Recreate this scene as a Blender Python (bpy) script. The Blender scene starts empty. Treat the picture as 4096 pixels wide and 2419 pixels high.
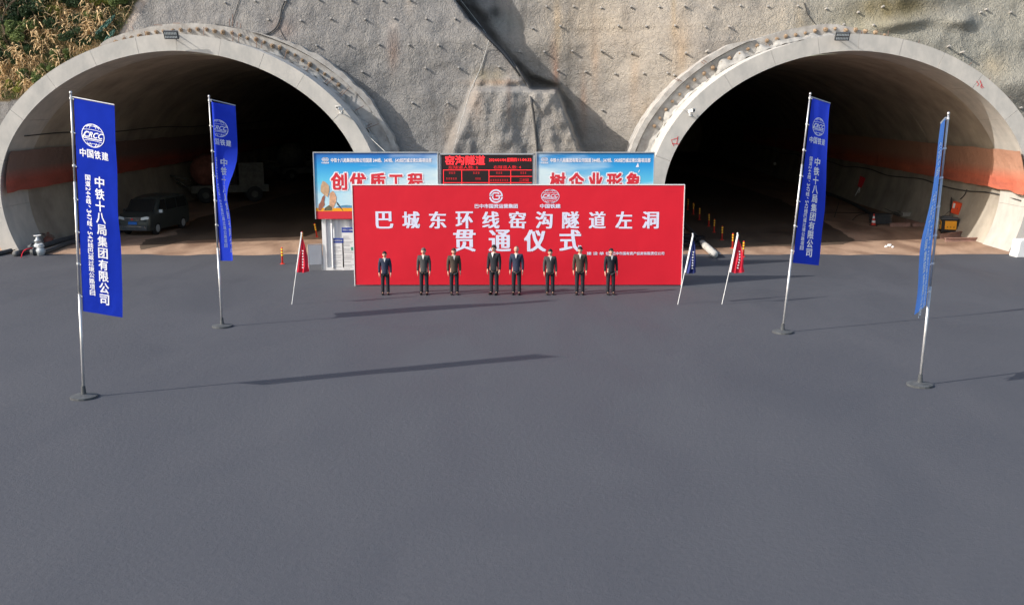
import bpy, bmesh, math, random
from mathutils import Vector, Matrix, noise
R = math.radians
random.seed(7)
S = bpy.context.scene
COL = S.collection

# ------------------------------------------------------------------ camera, sky, sun, exposure
F = 4000.0; TILT = math.atan(780 / 4000); CAMH = 6.5
cam = bpy.data.objects.new('camera', bpy.data.cameras.new('camera')); COL.objects.link(cam)
cam.data.sensor_width = 36; cam.data.lens = 36 * F / 4096
cam.location = (0, 0, CAMH); cam.rotation_euler = (math.pi / 2 - TILT, 0, 0)
cam.data.clip_start = 0.1; cam.data.clip_end = 2000
S.camera = cam
SUN = Vector((1.5, 0.6, -1.0)).normalized()          # direction the light travels
w = bpy.data.worlds.new('World'); S.world = w; w.use_nodes = True
nt = w.node_tree; sky = nt.nodes.new('ShaderNodeTexSky'); sky.sky_type = 'NISHITA'; sky.sun_disc = False
sky.sun_elevation = math.asin(-SUN.z); sky.sun_rotation = math.atan2(-SUN.x, -SUN.y)
sky.air_density = 1.2; sky.dust_density = 2.5
bg = nt.nodes['Background']; nt.links.new(sky.outputs[0], bg.inputs[0]); bg.inputs[1].default_value = 0.15
sun = bpy.data.objects.new('sun', bpy.data.lights.new('sun', 'SUN')); COL.objects.link(sun)
sun.data.energy = 3.3; sun.data.angle = R(0.5); sun.data.color = (1, 0.945, 0.875)
sun.rotation_euler = SUN.to_track_quat('-Z', 'Y').to_euler()
S.view_settings.view_transform = 'Standard'; S.view_settings.look = 'None'
S.view_settings.exposure = 0.62; S.view_settings.gamma = 1; S.view_settings.use_curve_mapping = False
S.cycles.max_bounces = 6; S.cycles.diffuse_bounces = 4

# ------------------------------------------------------------------ surveying helpers (photo pixel -> place)
CT, ST = math.cos(TILT), math.sin(TILT)
def ray(px, py):
    a = (px - 2048) / F; b = (py - 1209.5) / F
    return Vector((a, CT - b * ST, -ST - b * CT))
def at_y(px, py, Y):
    d = ray(px, py); k = Y / d.y
    return Vector((d.x * k, Y, CAMH + d.z * k))
def at_z(px, py, Z=0.0):
    d = ray(px, py); k = (Z - CAMH) / d.z
    return Vector((d.x * k, d.y * k, Z))
def proj(v):
    zc = v[1] * CT + (CAMH - v[2]) * ST; yc = (CAMH - v[2]) * CT - v[1] * ST
    return 2048 + F * v[0] / zc, 1209.5 + F * yc / zc
def lerp(a, b, t): return a + (b - a) * t
def sstep(a, b, x):
    t = max(0.0, min(1.0, (x - a) / (b - a))); return t * t * (3 - 2 * t)
def interp(pts, k):
    if k <= pts[0][0]: return pts[0][1]
    for (a, b), (c, d) in zip(pts, pts[1:]):
        if k <= c: return b + (d - b) * (k - a) / (c - a)
    return pts[-1][1]
def fbm(x, y, z, o=3):
    s = 0; a = 1; t = 0
    for i in range(o):
        s += a * noise.noise(Vector((x, y, z)) * (2 ** i)); t += a; a *= .5
    return s / t

# ------------------------------------------------------------------ materials
def mat(name, c, rough=.8, var=0.15, scale=3.0, bump=0.0, bscale=20.0, metal=0.0, spec=.3, c2=None, transl=0, emit=0, stretch=None, bdist=.02):
    m = bpy.data.materials.new(name); m.use_nodes = True; n = m.node_tree; L = n.links; b = n.nodes['Principled BSDF']
    b.inputs['Roughness'].default_value = rough; b.inputs['Metallic'].default_value = metal
    b.inputs['Specular IOR Level'].default_value = spec
    tc = n.nodes.new('ShaderNodeTexCoord')
    src = tc.outputs['Object']
    if stretch:
        mp = n.nodes.new('ShaderNodeMapping'); mp.inputs['Scale'].default_value = stretch
        L.new(src, mp.inputs[0]); src = mp.outputs[0]
    if var > 0 or c2:
        nz = n.nodes.new('ShaderNodeTexNoise'); nz.inputs['Scale'].default_value = scale; nz.inputs['Detail'].default_value = 6
        nz.inputs['Roughness'].default_value = .62
        L.new(src, nz.inputs[0])
        rp = n.nodes.new('ShaderNodeValToRGB'); rp.color_ramp.elements[0].position = .32; rp.color_ramp.elements[1].position = .68
        hi = [min(1, v * (1 + var)) for v in c]; lo = c2 or [v * (1 - var) for v in c]
        rp.color_ramp.elements[0].color = (*lo, 1); rp.color_ramp.elements[1].color = (*hi, 1)
        L.new(nz.outputs[0], rp.inputs[0]); L.new(rp.outputs[0], b.inputs['Base Color'])
    else:
        b.inputs['Base Color'].default_value = (*c, 1)
    if bump > 0:
        nb = n.nodes.new('ShaderNodeTexNoise'); nb.inputs['Scale'].default_value = bscale; nb.inputs['Detail'].default_value = 4
        L.new(tc.outputs['Object'], nb.inputs[0])
        bp = n.nodes.new('ShaderNodeBump'); bp.inputs['Strength'].default_value = bump; bp.inputs['Distance'].default_value = bdist
        L.new(nb.outputs[0], bp.inputs['Height']); L.new(bp.outputs[0], b.inputs['Normal'])
    if emit:
        b.inputs['Emission Color'].default_value = (*c, 1); b.inputs['Emission Strength'].default_value = emit
    if transl:
        tr = n.nodes.new('ShaderNodeBsdfTranslucent'); tr.inputs[0].default_value = (*([min(1, v * 2.4 + .03) for v in c] if 'pale' not in name else (.14, .38, .95)), 1)  # pale tint stands for sun shining through one flag
        mx = n.nodes.new('ShaderNodeMixShader'); mx.inputs[0].default_value = transl
        L.new(b.outputs[0], mx.inputs[1]); L.new(tr.outputs[0], mx.inputs[2])
        L.new(mx.outputs[0], n.nodes['Material Output'].inputs[0])
    return m

M = {}
M['ring'] = mat('formed_concrete', (.49, .465, .425), .85, .10, 1.6, .25, 9, c2=(.40, .39, .365), stretch=(1, 1, .6))
M['liner'] = mat('lining_concrete', (.42, .375, .31), .8, .15, .5, .25, 5, c2=(.27, .24, .20))
M['guide'] = mat('guide_wall_concrete', (.40, .385, .36), .9, .15, 2.5, .5, 14, c2=(.27, .25, .23))
M['rust'] = mat('rusty_mortar', (.33, .25, .17), .95, .3, 12, .6, 30, c2=(.16, .10, .06))
M['steel_rust'] = mat('rusty_steel', (.20, .13, .10), .8, .3, 8, .3, 30, c2=(.11, .07, .055))
M['beam'] = mat('red_primer_steel', (.34, .20, .165), .7, .25, 4, .2, 20, c2=(.24, .16, .13))
M['dark_steel'] = mat('dark_steel', (.075, .08, .085), .6, .3, 8, .2, 30)
M['black'] = mat('black_rubber', (.02, .02, .022), .6, .2, 6)
M['cable'] = mat('cable_grey', (.06, .06, .06), .6, .2, 6)
M['cable_light'] = mat('cable_light', (.42, .42, .40), .6, .2, 6)
M['membrane'] = mat('membrane', (.34, .33, .31), .7, .25, 3, .5, 12, c2=(.22, .215, .20), transl=.1)
M['film'] = mat('white_film', (.46, .45, .42), .5, .15, 3, .5, 14)
M['white'] = mat('white_paint', (.72, .72, .71), .5, .06, 2)
M['white_sheet'] = mat('white_sheet_metal', (.62, .64, .66), .45, .08, 2, stretch=(1, 1, .2))
M['metal'] = mat('pole_metal', (.55, .55, .56), .38, .1, 5, metal=.6)
M['galv'] = mat('grey_frame_metal', (.38, .41, .43), .5, .1, 3, metal=.2)
M['blue'] = mat('blue_flag_cloth', (.006, .028, .37), .85, .10, 3, .3, 5, spec=.1, transl=.35, bdist=.05)
M['backlit_blue'] = mat('pale_blue_flag_cloth', (.008, .034, .38), .85, .10, 3, .3, 5, spec=.1, transl=.30, bdist=.05)  # copy of the blue cloth with the glow of sunlight behind put into its colour
M['navy'] = mat('navy_cloth', (.02, .03, .14), .8, .2, 4, .3, 12)
M['redcloth'] = mat('red_cloth', (.62, .02, .045), .8, .15, 4, .3, 12, transl=.15)
M['print_backlit'] = mat('backlit_white_print', (.92, .92, .95), .6, .0)  # opaque, whiter copy of the print; light through the cloth painted in
M['print'] = mat('white_print', (.80, .80, .84), .7, .0)
M['banner'] = mat('red_banner_print', (.60, .010, .026), .6, .04, .5, .35, 1.1, bdist=.06)
M['bannerprint'] = mat('banner_white_print', (.66, .68, .82), .7, 0)
M['redprint'] = mat('red_print', (.60, .03, .045), .7, .0)
M['blueprint'] = mat('blue_print', (.03, .06, .30), .7, 0)
M['greyprint'] = mat('grey_print', (.25, .26, .28), .8, 0)
M['green_print'] = mat('green_print', (.05, .30, .20), .8, 0)
M['led_off'] = mat('led_panel', (.018, .012, .013), .6, .2, 30)
M['led'] = mat('led_lit', (1.0, .03, .04), .6, 0, emit=.75)
M['led_dim'] = mat('led_dim', (.7, .02, .03), .6, 0, emit=.35)
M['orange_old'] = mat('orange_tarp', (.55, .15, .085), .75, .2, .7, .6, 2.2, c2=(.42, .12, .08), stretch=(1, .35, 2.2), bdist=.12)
M['orange'] = mat('orange_box', (.75, .09, .03), .5, .1, 4)
M['yellow'] = mat('yellow_paint', (.85, .36, .02), .45, .08, 4)
M['ylw_band'] = mat('yellow_reflector', (.9, .72, .04), .4, 0)
M['red_plastic'] = mat('red_plastic', (.66, .05, .03), .5, .1, 5)
M['net'] = mat('green_net', (.06, .13, .10), .8, .3, 8, .6, 20)
M['skin'] = mat('skin', (.56, .34, .25), .55, .08, 8)
M['hair'] = mat('black_hair', (.012, .011, .011), .6, .3, 30, .5, 60)
M['hair_grey'] = mat('greying_hair', (.10, .09, .085), .7, .4, 40, .5, 60)
M['hair_brown'] = mat('brown_hair', (.045, .022, .014), .6, .3, 30, .5, 60)
M['suit'] = mat('dark_jacket', (.018, .02, .026), .85, .2, 6, .3, 30)
M['shoe'] = mat('black_shoe', (.01, .01, .01), .35, 0)
M['van'] = mat('van_paint', (.050, .060, .058), .32, .12, 3, metal=.3, spec=.5)
M['glass'] = mat('dark_glass', (.012, .015, .017), .12, 0, spec=.6)
M['chrome'] = mat('chrome', (.6, .6, .62), .22, 0, metal=.9)
M['lamp_glass'] = mat('headlight_glass', (.55, .60, .62), .15, 0, spec=.7)
M['plate'] = mat('blue_plate', (.03, .16, .55), .5, 0)
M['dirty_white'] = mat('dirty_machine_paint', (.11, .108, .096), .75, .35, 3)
M['drum'] = mat('rusty_red_cover', (.20, .075, .055), .8, .35, 2.5, .3, 8)
M['leaf1'] = mat('leaf_green', (.12, .16, .055), .6, .35, 1.5, transl=.25)
M['leaf2'] = mat('leaf_dark', (.040, .070, .030), .6, .35, 1.5, transl=.15)
M['leaf3'] = mat('leaf_yellow', (.24, .25, .06), .6, .35, 1.5, transl=.25)
M['straw'] = mat('dry_straw', (.74, .54, .30), .85, .25, 1.5, c2=(.46, .29, .15), transl=.2)
M['bark'] = mat('bark', (.16, .12, .085), .9, .3, 5)
M['cloudwhite'] = mat('print_cloud', (.62, .75, .80), .7, .1, 2)

def tarp_material(m, top):
    n = m.node_tree; L = n.links; b = n.nodes['Principled BSDF']; src = b.inputs['Base Color'].links[0].from_socket
    tc = n.nodes.new('ShaderNodeTexCoord'); sp = n.nodes.new('ShaderNodeSeparateXYZ'); L.new(tc.outputs['Object'], sp.inputs[0])
    mr = n.nodes.new('ShaderNodeMapRange'); mr.inputs[1].default_value = 3.15; mr.inputs[2].default_value = 3.75; L.new(sp.outputs[2], mr.inputs[0])
    mx = n.nodes.new('ShaderNodeMix'); mx.data_type = 'RGBA'; mx.inputs[7].default_value = (*top, 1); L.new(src, mx.inputs[6]); L.new(mr.outputs[0], mx.inputs[0]); L.new(mx.outputs[2], b.inputs['Base Color'])
    return m
M['orange_tarp'] = tarp_material(M['orange_old'], (.44, .24, .165))
M['shaded_tarp'] = tarp_material(mat('shaded_red_tarp', (.36, .085, .06), .8, .25, .8, .6, 2.2, c2=(.26, .075, .055), stretch=(1, .35, 2.2), bdist=.12), (.20, .135, .115))  # darker copy of the tarp, tunnel shade put into its colour

def sky_print(name, flip):
    m = bpy.data.materials.new(name); m.use_nodes = True; n = m.node_tree; L = n.links; b = n.nodes['Principled BSDF']
    b.inputs['Roughness'].default_value = .6
    tc = n.nodes.new('ShaderNodeTexCoord'); sp = n.nodes.new('ShaderNodeSeparateXYZ'); L.new(tc.outputs['Object'], sp.inputs[0])
    r = n.nodes.new('ShaderNodeValToRGB'); cr = r.color_ramp
    mp = n.nodes.new('ShaderNodeMapRange'); mp.inputs[1].default_value = 2.7; mp.inputs[2].default_value = 4.75
    L.new(sp.outputs[2], mp.inputs[0])
    cr.elements[0].position = 0; cr.elements[0].color = (.45, .68, .78, 1)
    cr.elements[1].position = 1; cr.elements[1].color = (.01, .10, .42, 1) if not flip else (.01, .20, .52, 1)
    e = cr.elements.new(.45); e.color = (.10, .50, .74, 1); e = cr.elements.new(.75); e.color = (.015, .30, .66, 1)
    L.new(mp.outputs[0], r.inputs[0])
    map2 = n.nodes.new('ShaderNodeMapping'); map2.inputs['Scale'].default_value = (.35, 1, 1.6); L.new(tc.outputs['Object'], map2.inputs[0])
    nz = n.nodes.new('ShaderNodeTexNoise'); nz.inputs['Scale'].default_value = 1.3; nz.inputs['Detail'].default_value = 5; L.new(map2.outputs[0], nz.inputs[0])
    gx = n.nodes.new('ShaderNodeMapRange'); L.new(sp.outputs[0], gx.inputs[0])
    if flip: gx.inputs[1].default_value = 5.2; gx.inputs[2].default_value = 0.8
    else: gx.inputs[1].default_value = -7.6; gx.inputs[2].default_value = -3.0
    gx.inputs[3].default_value = -.22; gx.inputs[4].default_value = .22
    ad = n.nodes.new('ShaderNodeMath'); ad.operation = 'ADD'; L.new(nz.outputs[0], ad.inputs[0]); L.new(gx.outputs[0], ad.inputs[1])
    zz = n.nodes.new('ShaderNodeMath'); zz.operation = 'MULTIPLY_ADD'; L.new(mp.outputs[0], zz.inputs[0]); zz.inputs[1].default_value = -.45; L.new(ad.outputs[0], zz.inputs[2])
    cm = n.nodes.new('ShaderNodeMapRange'); L.new(zz.outputs[0], cm.inputs[0]); cm.inputs[1].default_value = .12; cm.inputs[2].default_value = .50
    mx = n.nodes.new('ShaderNodeMix'); mx.data_type = 'RGBA'; L.new(cm.outputs[0], mx.inputs[0]); L.new(r.outputs[0], mx.inputs[6]); mx.inputs[7].default_value = (.58, .74, .78, 1)
    L.new(mx.outputs[2], b.inputs['Base Color'])
    return m
M['sky1'] = sky_print('sky_print_left', False); M['sky2'] = sky_print('sky_print_right', True)

def slope_material():
    m = bpy.data.materials.new('shotcrete'); m.use_nodes = True; n = m.node_tree; L = n.links; b = n.nodes['Principled BSDF']
    b.inputs['Roughness'].default_value = .9; b.inputs['Specular IOR Level'].default_value = .2
    tc = n.nodes.new('ShaderNodeTexCoord'); at = n.nodes.new('ShaderNodeAttribute'); at.attribute_name = 'stain'
    nz = n.nodes.new('ShaderNodeTexNoise'); nz.inputs['Scale'].default_value = .5; nz.inputs['Detail'].default_value = 8; nz.inputs['Roughness'].default_value = .65
    L.new(tc.outputs['Object'], nz.inputs[0])
    r = n.nodes.new('ShaderNodeValToRGB'); r.color_ramp.elements[0].position = .3; r.color_ramp.elements[1].position = .7
    r.color_ramp.elements[0].color = (.82, .82, .83, 1); r.color_ramp.elements[1].color = (1.12, 1.10, 1.06, 1)
    L.new(nz.outputs[0], r.inputs[0])
    n2 = n.nodes.new('ShaderNodeTexNoise'); n2.inputs['Scale'].default_value = 6; n2.inputs['Detail'].default_value = 5; n2.inputs['Roughness'].default_value = .7
    L.new(tc.outputs['Object'], n2.inputs[0])
    r2 = n.nodes.new('ShaderNodeValToRGB'); r2.color_ramp.elements[0].position = .3; r2.color_ramp.elements[1].position = .7
    r2.color_ramp.elements[0].color = (.86, .86, .86, 1); r2.color_ramp.elements[1].color = (1.1, 1.1, 1.1, 1); L.new(n2.outputs[0], r2.inputs[0])
    m1 = n.nodes.new('ShaderNodeMix'); m1.data_type = 'RGBA'; m1.blend_type = 'MULTIPLY'; m1.inputs[0].default_value = 1
    L.new(at.outputs['Color'], m1.inputs[6]); L.new(r.outputs[0], m1.inputs[7])
    m2 = n.nodes.new('ShaderNodeMix'); m2.data_type = 'RGBA'; m2.blend_type = 'MULTIPLY'; m2.inputs[0].default_value = 1
    L.new(m1.outputs[2], m2.inputs[6]); L.new(r2.outputs[0], m2.inputs[7]); L.new(m2.outputs[2], b.inputs['Base Color'])
    v = n.nodes.new('ShaderNodeTexNoise'); v.inputs['Scale'].default_value = 8.5; v.inputs['Detail'].default_value = 4; v.inputs['Distortion'].default_value = 1.2
    L.new(tc.outputs['Object'], v.inputs[0])
    v2 = n.nodes.new('ShaderNodeTexNoise'); v2.inputs['Scale'].default_value = 3; v2.inputs['Detail'].default_value = 3; L.new(tc.outputs['Object'], v2.inputs[0])
    b1 = n.nodes.new('ShaderNodeBump'); b1.inputs['Strength'].default_value = 1.0; b1.inputs['Distance'].default_value = .085
    b2 = n.nodes.new('ShaderNodeBump'); b2.inputs['Strength'].default_value = .6; b2.inputs['Distance'].default_value = .07
    L.new(v2.outputs[0], b2.inputs['Height']); L.new(b2.outputs[0], b1.inputs['Normal']); L.new(v.outputs[0], b1.inputs['Height']); L.new(b1.outputs[0], b.inputs['Normal'])
    return m
M['shotcrete'] = slope_material()

def earth_material(name, dry, wet, lo, hi, scale, patch):
    m = bpy.data.materials.new(name); m.use_nodes = True; n = m.node_tree; L = n.links; b = n.nodes['Principled BSDF']
    tc = n.nodes.new('ShaderNodeTexCoord')
    mp = n.nodes.new('ShaderNodeMapping'); mp.inputs['Scale'].default_value = (1, .45, 1); L.new(tc.outputs['Object'], mp.inputs[0])
    nz = n.nodes.new('ShaderNodeTexNoise'); nz.inputs['Scale'].default_value = scale; nz.inputs['Detail'].default_value = 7; nz.inputs['Roughness'].default_value = .6
    nz.inputs['Distortion'].default_value = .6; L.new(mp.outputs[0], nz.inputs[0])
    r = n.nodes.new('ShaderNodeValToRGB'); r.color_ramp.elements[0].position = lo; r.color_ramp.elements[1].position = hi
    r.color_ramp.elements[0].color = (*wet, 1); r.color_ramp.elements[1].color = (*dry, 1); L.new(nz.outputs[0], r.inputs[0])
    n2 = n.nodes.new('ShaderNodeTexNoise'); n2.inputs['Scale'].default_value = 9; n2.inputs['Detail'].default_value = 6; n2.inputs['Roughness'].default_value = .75; L.new(tc.outputs['Object'], n2.inputs[0])
    r2 = n.nodes.new('ShaderNodeValToRGB'); r2.color_ramp.elements[0].position = .3; r2.color_ramp.elements[1].position = .72
    r2.color_ramp.elements[0].color = (1 - patch, 1 - patch, 1 - patch, 1); r2.color_ramp.elements[1].color = (1 + patch, 1 + patch, 1 + patch, 1); L.new(n2.outputs[0], r2.inputs[0])
    mx = n.nodes.new('ShaderNodeMix'); mx.data_type = 'RGBA'; mx.blend_type = 'MULTIPLY'; mx.inputs[0].default_value = 1
    L.new(r.outputs[0], mx.inputs[6]); L.new(r2.outputs[0], mx.inputs[7]); L.new(mx.outputs[2], b.inputs['Base Color'])
    rr = n.nodes.new('ShaderNodeMapRange'); rr.inputs[1].default_value = lo; rr.inputs[2].default_value = hi; rr.inputs[3].default_value = .6; rr.inputs[4].default_value = .95
    L.new(nz.outputs[0], rr.inputs[0]); L.new(rr.outputs[0], b.inputs['Roughness'])
    b.inputs['Specular IOR Level'].default_value = .25
    bp = n.nodes.new('ShaderNodeBump'); bp.inputs['Strength'].default_value = .5; bp.inputs['Distance'].default_value = .03
    L.new(n2.outputs[0], bp.inputs['Height']); L.new(bp.outputs[0], b.inputs['Normal'])
    return m
M['earth'] = earth_material('brown_earth', (.42, .285, .20), (.23, .145, .10), .36, .60, .55, .18)
M['lane'] = earth_material('damp_lane', (.13, .095, .068), (.075, .052, .038), .35, .62, .5, .2)
M['yard'] = earth_material('yard_paving', (.075, .078, .090), (.064, .067, .078), .30, .75, .35, .07)
M['soil'] = earth_material('hill_soil', (.16, .115, .06), (.07, .06, .03), .35, .65, .8, .3)

# ------------------------------------------------------------------ object helpers
class MB:
    def __init__(s): s.v = []; s.f = []; s.mi = []; s.cur = 0
    def add(s, vs, fs):
        o = len(s.v); s.v += [tuple(p) for p in vs]
        for f in fs: s.f.append(tuple(i + o for i in f)); s.mi.append(s.cur)
        return s
    def box(s, c, d, rot=None, taper=1.0):
        x, y, z = d[0] / 2, d[1] / 2, d[2] / 2
        vs = [Vector((sx * x * (taper if sz > 0 else 1), sy * y * (taper if sz > 0 else 1), sz * z)) for sz in (-1, 1) for sx, sy in ((-1, -1), (1, -1), (1, 1), (-1, 1))]
        if rot is not None: vs = [rot @ v for v in vs]
        c = Vector(c)
        return s.add([v + c for v in vs], [(3, 2, 1, 0), (4, 5, 6, 7), (0, 1, 5, 4), (1, 2, 6, 5), (2, 3, 7, 6), (3, 0, 4, 7)])
    def tube(s, path, r, n=8, cap=True):
        path = [Vector(p) for p in path]; rs = r if isinstance(r, (list, tuple)) else [r] * len(path)
        up = Vector((0, 0, 1)); vs = []; fs = []
        for i, p in enumerate(path):
            d = (path[min(i + 1, len(path) - 1)] - path[max(i - 1, 0)]).normalized()
            a = d.cross(up)
            if a.length < .05: a = d.cross(Vector((0, 1, 0)))
            a.normalize(); b = a.cross(d)
            for k in range(n):
                t = 2 * math.pi * k / n; vs.append(p + a * math.cos(t) * rs[i] + b * math.sin(t) * rs[i])
        for i in range(len(path) - 1):
            for k in range(n): fs.append((i * n + k, i * n + (k + 1) % n, (i + 1) * n + (k + 1) % n, (i + 1) * n + k))
        if cap: fs += [tuple(range(n - 1, -1, -1)), tuple(range((len(path) - 1) * n, len(path) * n))]
        return s.add(vs, fs)
    def lathe(s, c, prof, n=16, axis='z'):
        vs = []; fs = []
        for r, h in prof:
            for k in range(n):
                t = 2 * math.pi * k / n; a, b = r * math.cos(t), r * math.sin(t)
                p = (a, b, h) if axis == 'z' else ((a, h, b) if axis == 'y' else (h, a, b))
                vs.append(Vector(c) + Vector(p))
        m = len(prof)
        for i in range(m - 1):
            for k in range(n): fs.append((i * n + k, i * n + (k + 1) % n, (i + 1) * n + (k + 1) % n, (i + 1) * n + k))
        fs += [tuple(range(n - 1, -1, -1)), tuple(range((m - 1) * n, m * n))]
        return s.add(vs, fs)
    def sphere(s, c, r, nu=12, nv=8, f=None):
        r = Vector(r) if not isinstance(r, (int, float)) else Vector((r, r, r)); vs = []; fs = []
        for j in range(nv + 1):
            ph = math.pi * j / nv
            for i in range(nu):
                t = 2 * math.pi * i / nu; p = Vector((math.sin(ph) * math.cos(t), math.sin(ph) * math.sin(t), math.cos(ph)))
                if f: p = f(p)
                vs.append(Vector(c) + Vector((p.x * r.x, p.y * r.y, p.z * r.z)))
        for j in range(nv):
            for i in range(nu): fs.append((j * nu + i, (j + 1) * nu + i, (j + 1) * nu + (i + 1) % nu, j * nu + (i + 1) % nu))
        return s.add(vs, fs)
    def prism(s, poly, y0, y1):      # poly in (x,z)
        n = len(poly); vs = [(x, y0, z) for x, z in poly] + [(x, y1, z) for x, z in poly]
        fs = [tuple(range(n)), tuple(range(2 * n - 1, n - 1, -1))] + [(i, i + n, (i + 1) % n + n, (i + 1) % n) for i in range(n)]
        return s.add(vs, fs)
    def build(s, name, m, parent=None, smooth=False, **kw):
        me = bpy.data.meshes.new(name); me.from_pydata(s.v, [], s.f)
        ms = m if isinstance(m, (list, tuple)) else [m]
        for q in ms: me.materials.append(q)
        if len(ms) > 1: me.polygons.foreach_set('material_index', s.mi)
        if smooth: me.polygons.foreach_set('use_smooth', [True] * len(me.polygons))
        me.validate(); me.update()
        o = bpy.data.objects.new(name, me); COL.objects.link(o)
        if parent: o.parent = parent
        return o
def tag(o, label=None, cat=None, group=None, kind=None):
    if label: o['label'] = label
    if cat: o['category'] = cat
    if group: o['group'] = group
    if kind: o['kind'] = kind
    return o
def empty(name, loc=(0, 0, 0), rz=0, label=None, cat=None, group=None):
    o = bpy.data.objects.new(name, None); COL.objects.link(o); o.location = loc; o.rotation_euler = (0, 0, rz); o.empty_display_size = .2
    return tag(o, label, cat, group)
def copy_tree(o, parent=None):
    c = o.copy(); COL.objects.link(c); c.parent = parent
    for ch in list(o.children): copy_tree(ch, c)
    return c
def inst(o, name, loc, parent, rot=None, scale=None):
    c = bpy.data.objects.new(name, o.data); COL.objects.link(c); c.location = loc; c.parent = parent
    if rot is not None: c.rotation_euler = rot
    if scale is not None: c.scale = scale
    return c

# ------------------------------------------------------------------ lettering (flat print) helpers
_tc = {}
def glyphs(s, bold=0.0, song=1.0, shear=0.0):
    k = (s, bold, song, shear)
    if k in _tc: return _tc[k]
    cu = bpy.data.curves.new('t', 'FONT'); cu.body = s; cu.size = 1; cu.offset = 0; cu.resolution_u = 2; cu.shear = shear
    ob = bpy.data.objects.new('t', cu); COL.objects.link(ob)
    me = ob.to_mesh() if False else None
    dg = bpy.context.evaluated_depsgraph_get(); dg.update(); me = bpy.data.meshes.new_from_object(ob.evaluated_get(dg))
    vs = [(v.co.x, v.co.y) for v in me.vertices]; fs = [tuple(p.vertices) for p in me.polygons]
    bpy.data.objects.remove(ob); bpy.data.curves.remove(cu); bpy.data.meshes.remove(me)
    if not vs: vs = [(0, 0), (1, 0), (0, 1)]; fs = [(0, 1, 2)]
    _tc[k] = (vs, fs); return _tc[k]
def text_into(mb, s, rect, fn, bold=.012, shear=0.0, rot=False, em=False, song=False):
    """fit string s into rect (u0,v0,u1,v1), v up; fn(u,v)->3D"""
    vs, fs = glyphs(s, 0, 1, shear)
    if rot: vs = [(y, -x) for x, y in vs]
    if em and not rot:   # single character kept in its em box so strokes like 一 are not stretched
        x0, x1, y0, y1 = .0, 1.0, -.12, .88
        xa = min(v[0] for v in vs); xb = max(v[0] for v in vs); cx = (xa + xb) / 2; x0 = cx - .5; x1 = cx + .5
    else:
        x0 = min(v[0] for v in vs); x1 = max(v[0] for v in vs); y0 = min(v[1] for v in vs); y1 = max(v[1] for v in vs)
    a, b, c, d = rect
    eh = (d - b); bx = bold * eh * 1.1; by = bx * (.25 if song else .8)
    a += bx * .8; c -= bx * .8; b += by * .8; d -= by * .8
    offs = [(-bx, -by), (bx, by), (-bx, by), (bx, -by)] if bold > 0 else [(0, 0)]
    if bold > .035: offs += [(0, 0), (0, -by * 1.3), (0, by * 1.3), (-bx * 1.3, 0), (bx * 1.3, 0)]
    for i, (ox, oy) in enumerate(offs):
        q = [Vector(fn(a + (x - x0) / (x1 - x0) * (c - a) + ox, b + (y - y0) / (y1 - y0) * (d - b) + oy)) for x, y in vs]
        mb.add([p + (Vector((0, 0, CAMH)) - p).normalized() * (.0006 * i) for p in q], fs)
def strip(mb, pts, wd, fn, closed=False):
    n = len(pts); vs = []; fs = []
    for i in range(n):
        if closed: p, q = pts[(i - 1) % n], pts[(i + 1) % n]
        else: p, q = pts[max(0, i - 1)], pts[min(n - 1, i + 1)]
        dx, dy = q[0] - p[0], q[1] - p[1]; l = math.hypot(dx, dy) or 1; nx, ny = -dy / l * wd / 2, dx / l * wd / 2
        vs += [fn(pts[i][0] + nx, pts[i][1] + ny), fn(pts[i][0] - nx, pts[i][1] - ny)]
    for i in range(n if closed else n - 1): j = (i + 1) % n; fs.append((2 * i, 2 * i + 1, 2 * j + 1, 2 * j))
    mb.add(vs, fs)
def globe_logo(mb, cx, cy, rx, ry, fn, lw):
    E = lambda a, b, n=28: [(cx + a * math.cos(2 * math.pi * k / n), cy + b * math.sin(2 * math.pi * k / n)) for k in range(n)]
    strip(mb, E(rx, ry), lw * 1.2, fn, True)
    for q in (.38, .72):
        for sx in (-1, 1):
            for t0, t1 in ((38, 90), (-90, -38)):
                strip(mb, [(cx + sx * rx * q * math.cos(R(t)), cy + ry * math.sin(R(t))) for t in [t0 + (t1 - t0) * k / 6 for k in range(7)]], lw * .8, fn)
    for h in (.42, .74, -.52, -.80):
        hw = rx * math.sqrt(1 - h * h); bow = .10 * ry * (1 if h < 0 else -1)
        strip(mb, [(cx + hw * t, cy + ry * h + bow * (1 - t * t) * (-1 if h < 0 else 1) * (-1)) for t in [-1 + k / 4 for k in range(9)]], lw * .8, fn)
    # slanting train-nose lettering
    text_into(mb, 'CRCC', (cx - rx * .80, cy - ry * .20, cx + rx * .97, cy + ry * .32), fn, .03, .45)
    strip(mb, [(cx - rx * .92, cy - ry * .27), (cx - rx * .4, cy - ry * .30), (cx + rx * .80, cy - ry * .30)], ry * .09, fn)
    strip(mb, [(cx - rx * .92, cy - ry * .24), (cx - rx * .66, cy + ry * .20), (cx - rx * .5, cy + ry * .30)], ry * .13, fn)

# ------------------------------------------------------------------ ground
g = MB(); g.add([(-400, -200, 0), (400, -200, 0), (400, 48, 0), (-400, 48, 0)], [(0, 1, 2, 3)])
g.add([(-60, 48, 0), (60, 48, 0), (60, 190, 0), (-60, 190, 0)], [(0, 1, 2, 3)])
tag(g.build('ground', M['earth']), 'brown trodden earth in front of and inside both tunnels', kind='structure')
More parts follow.
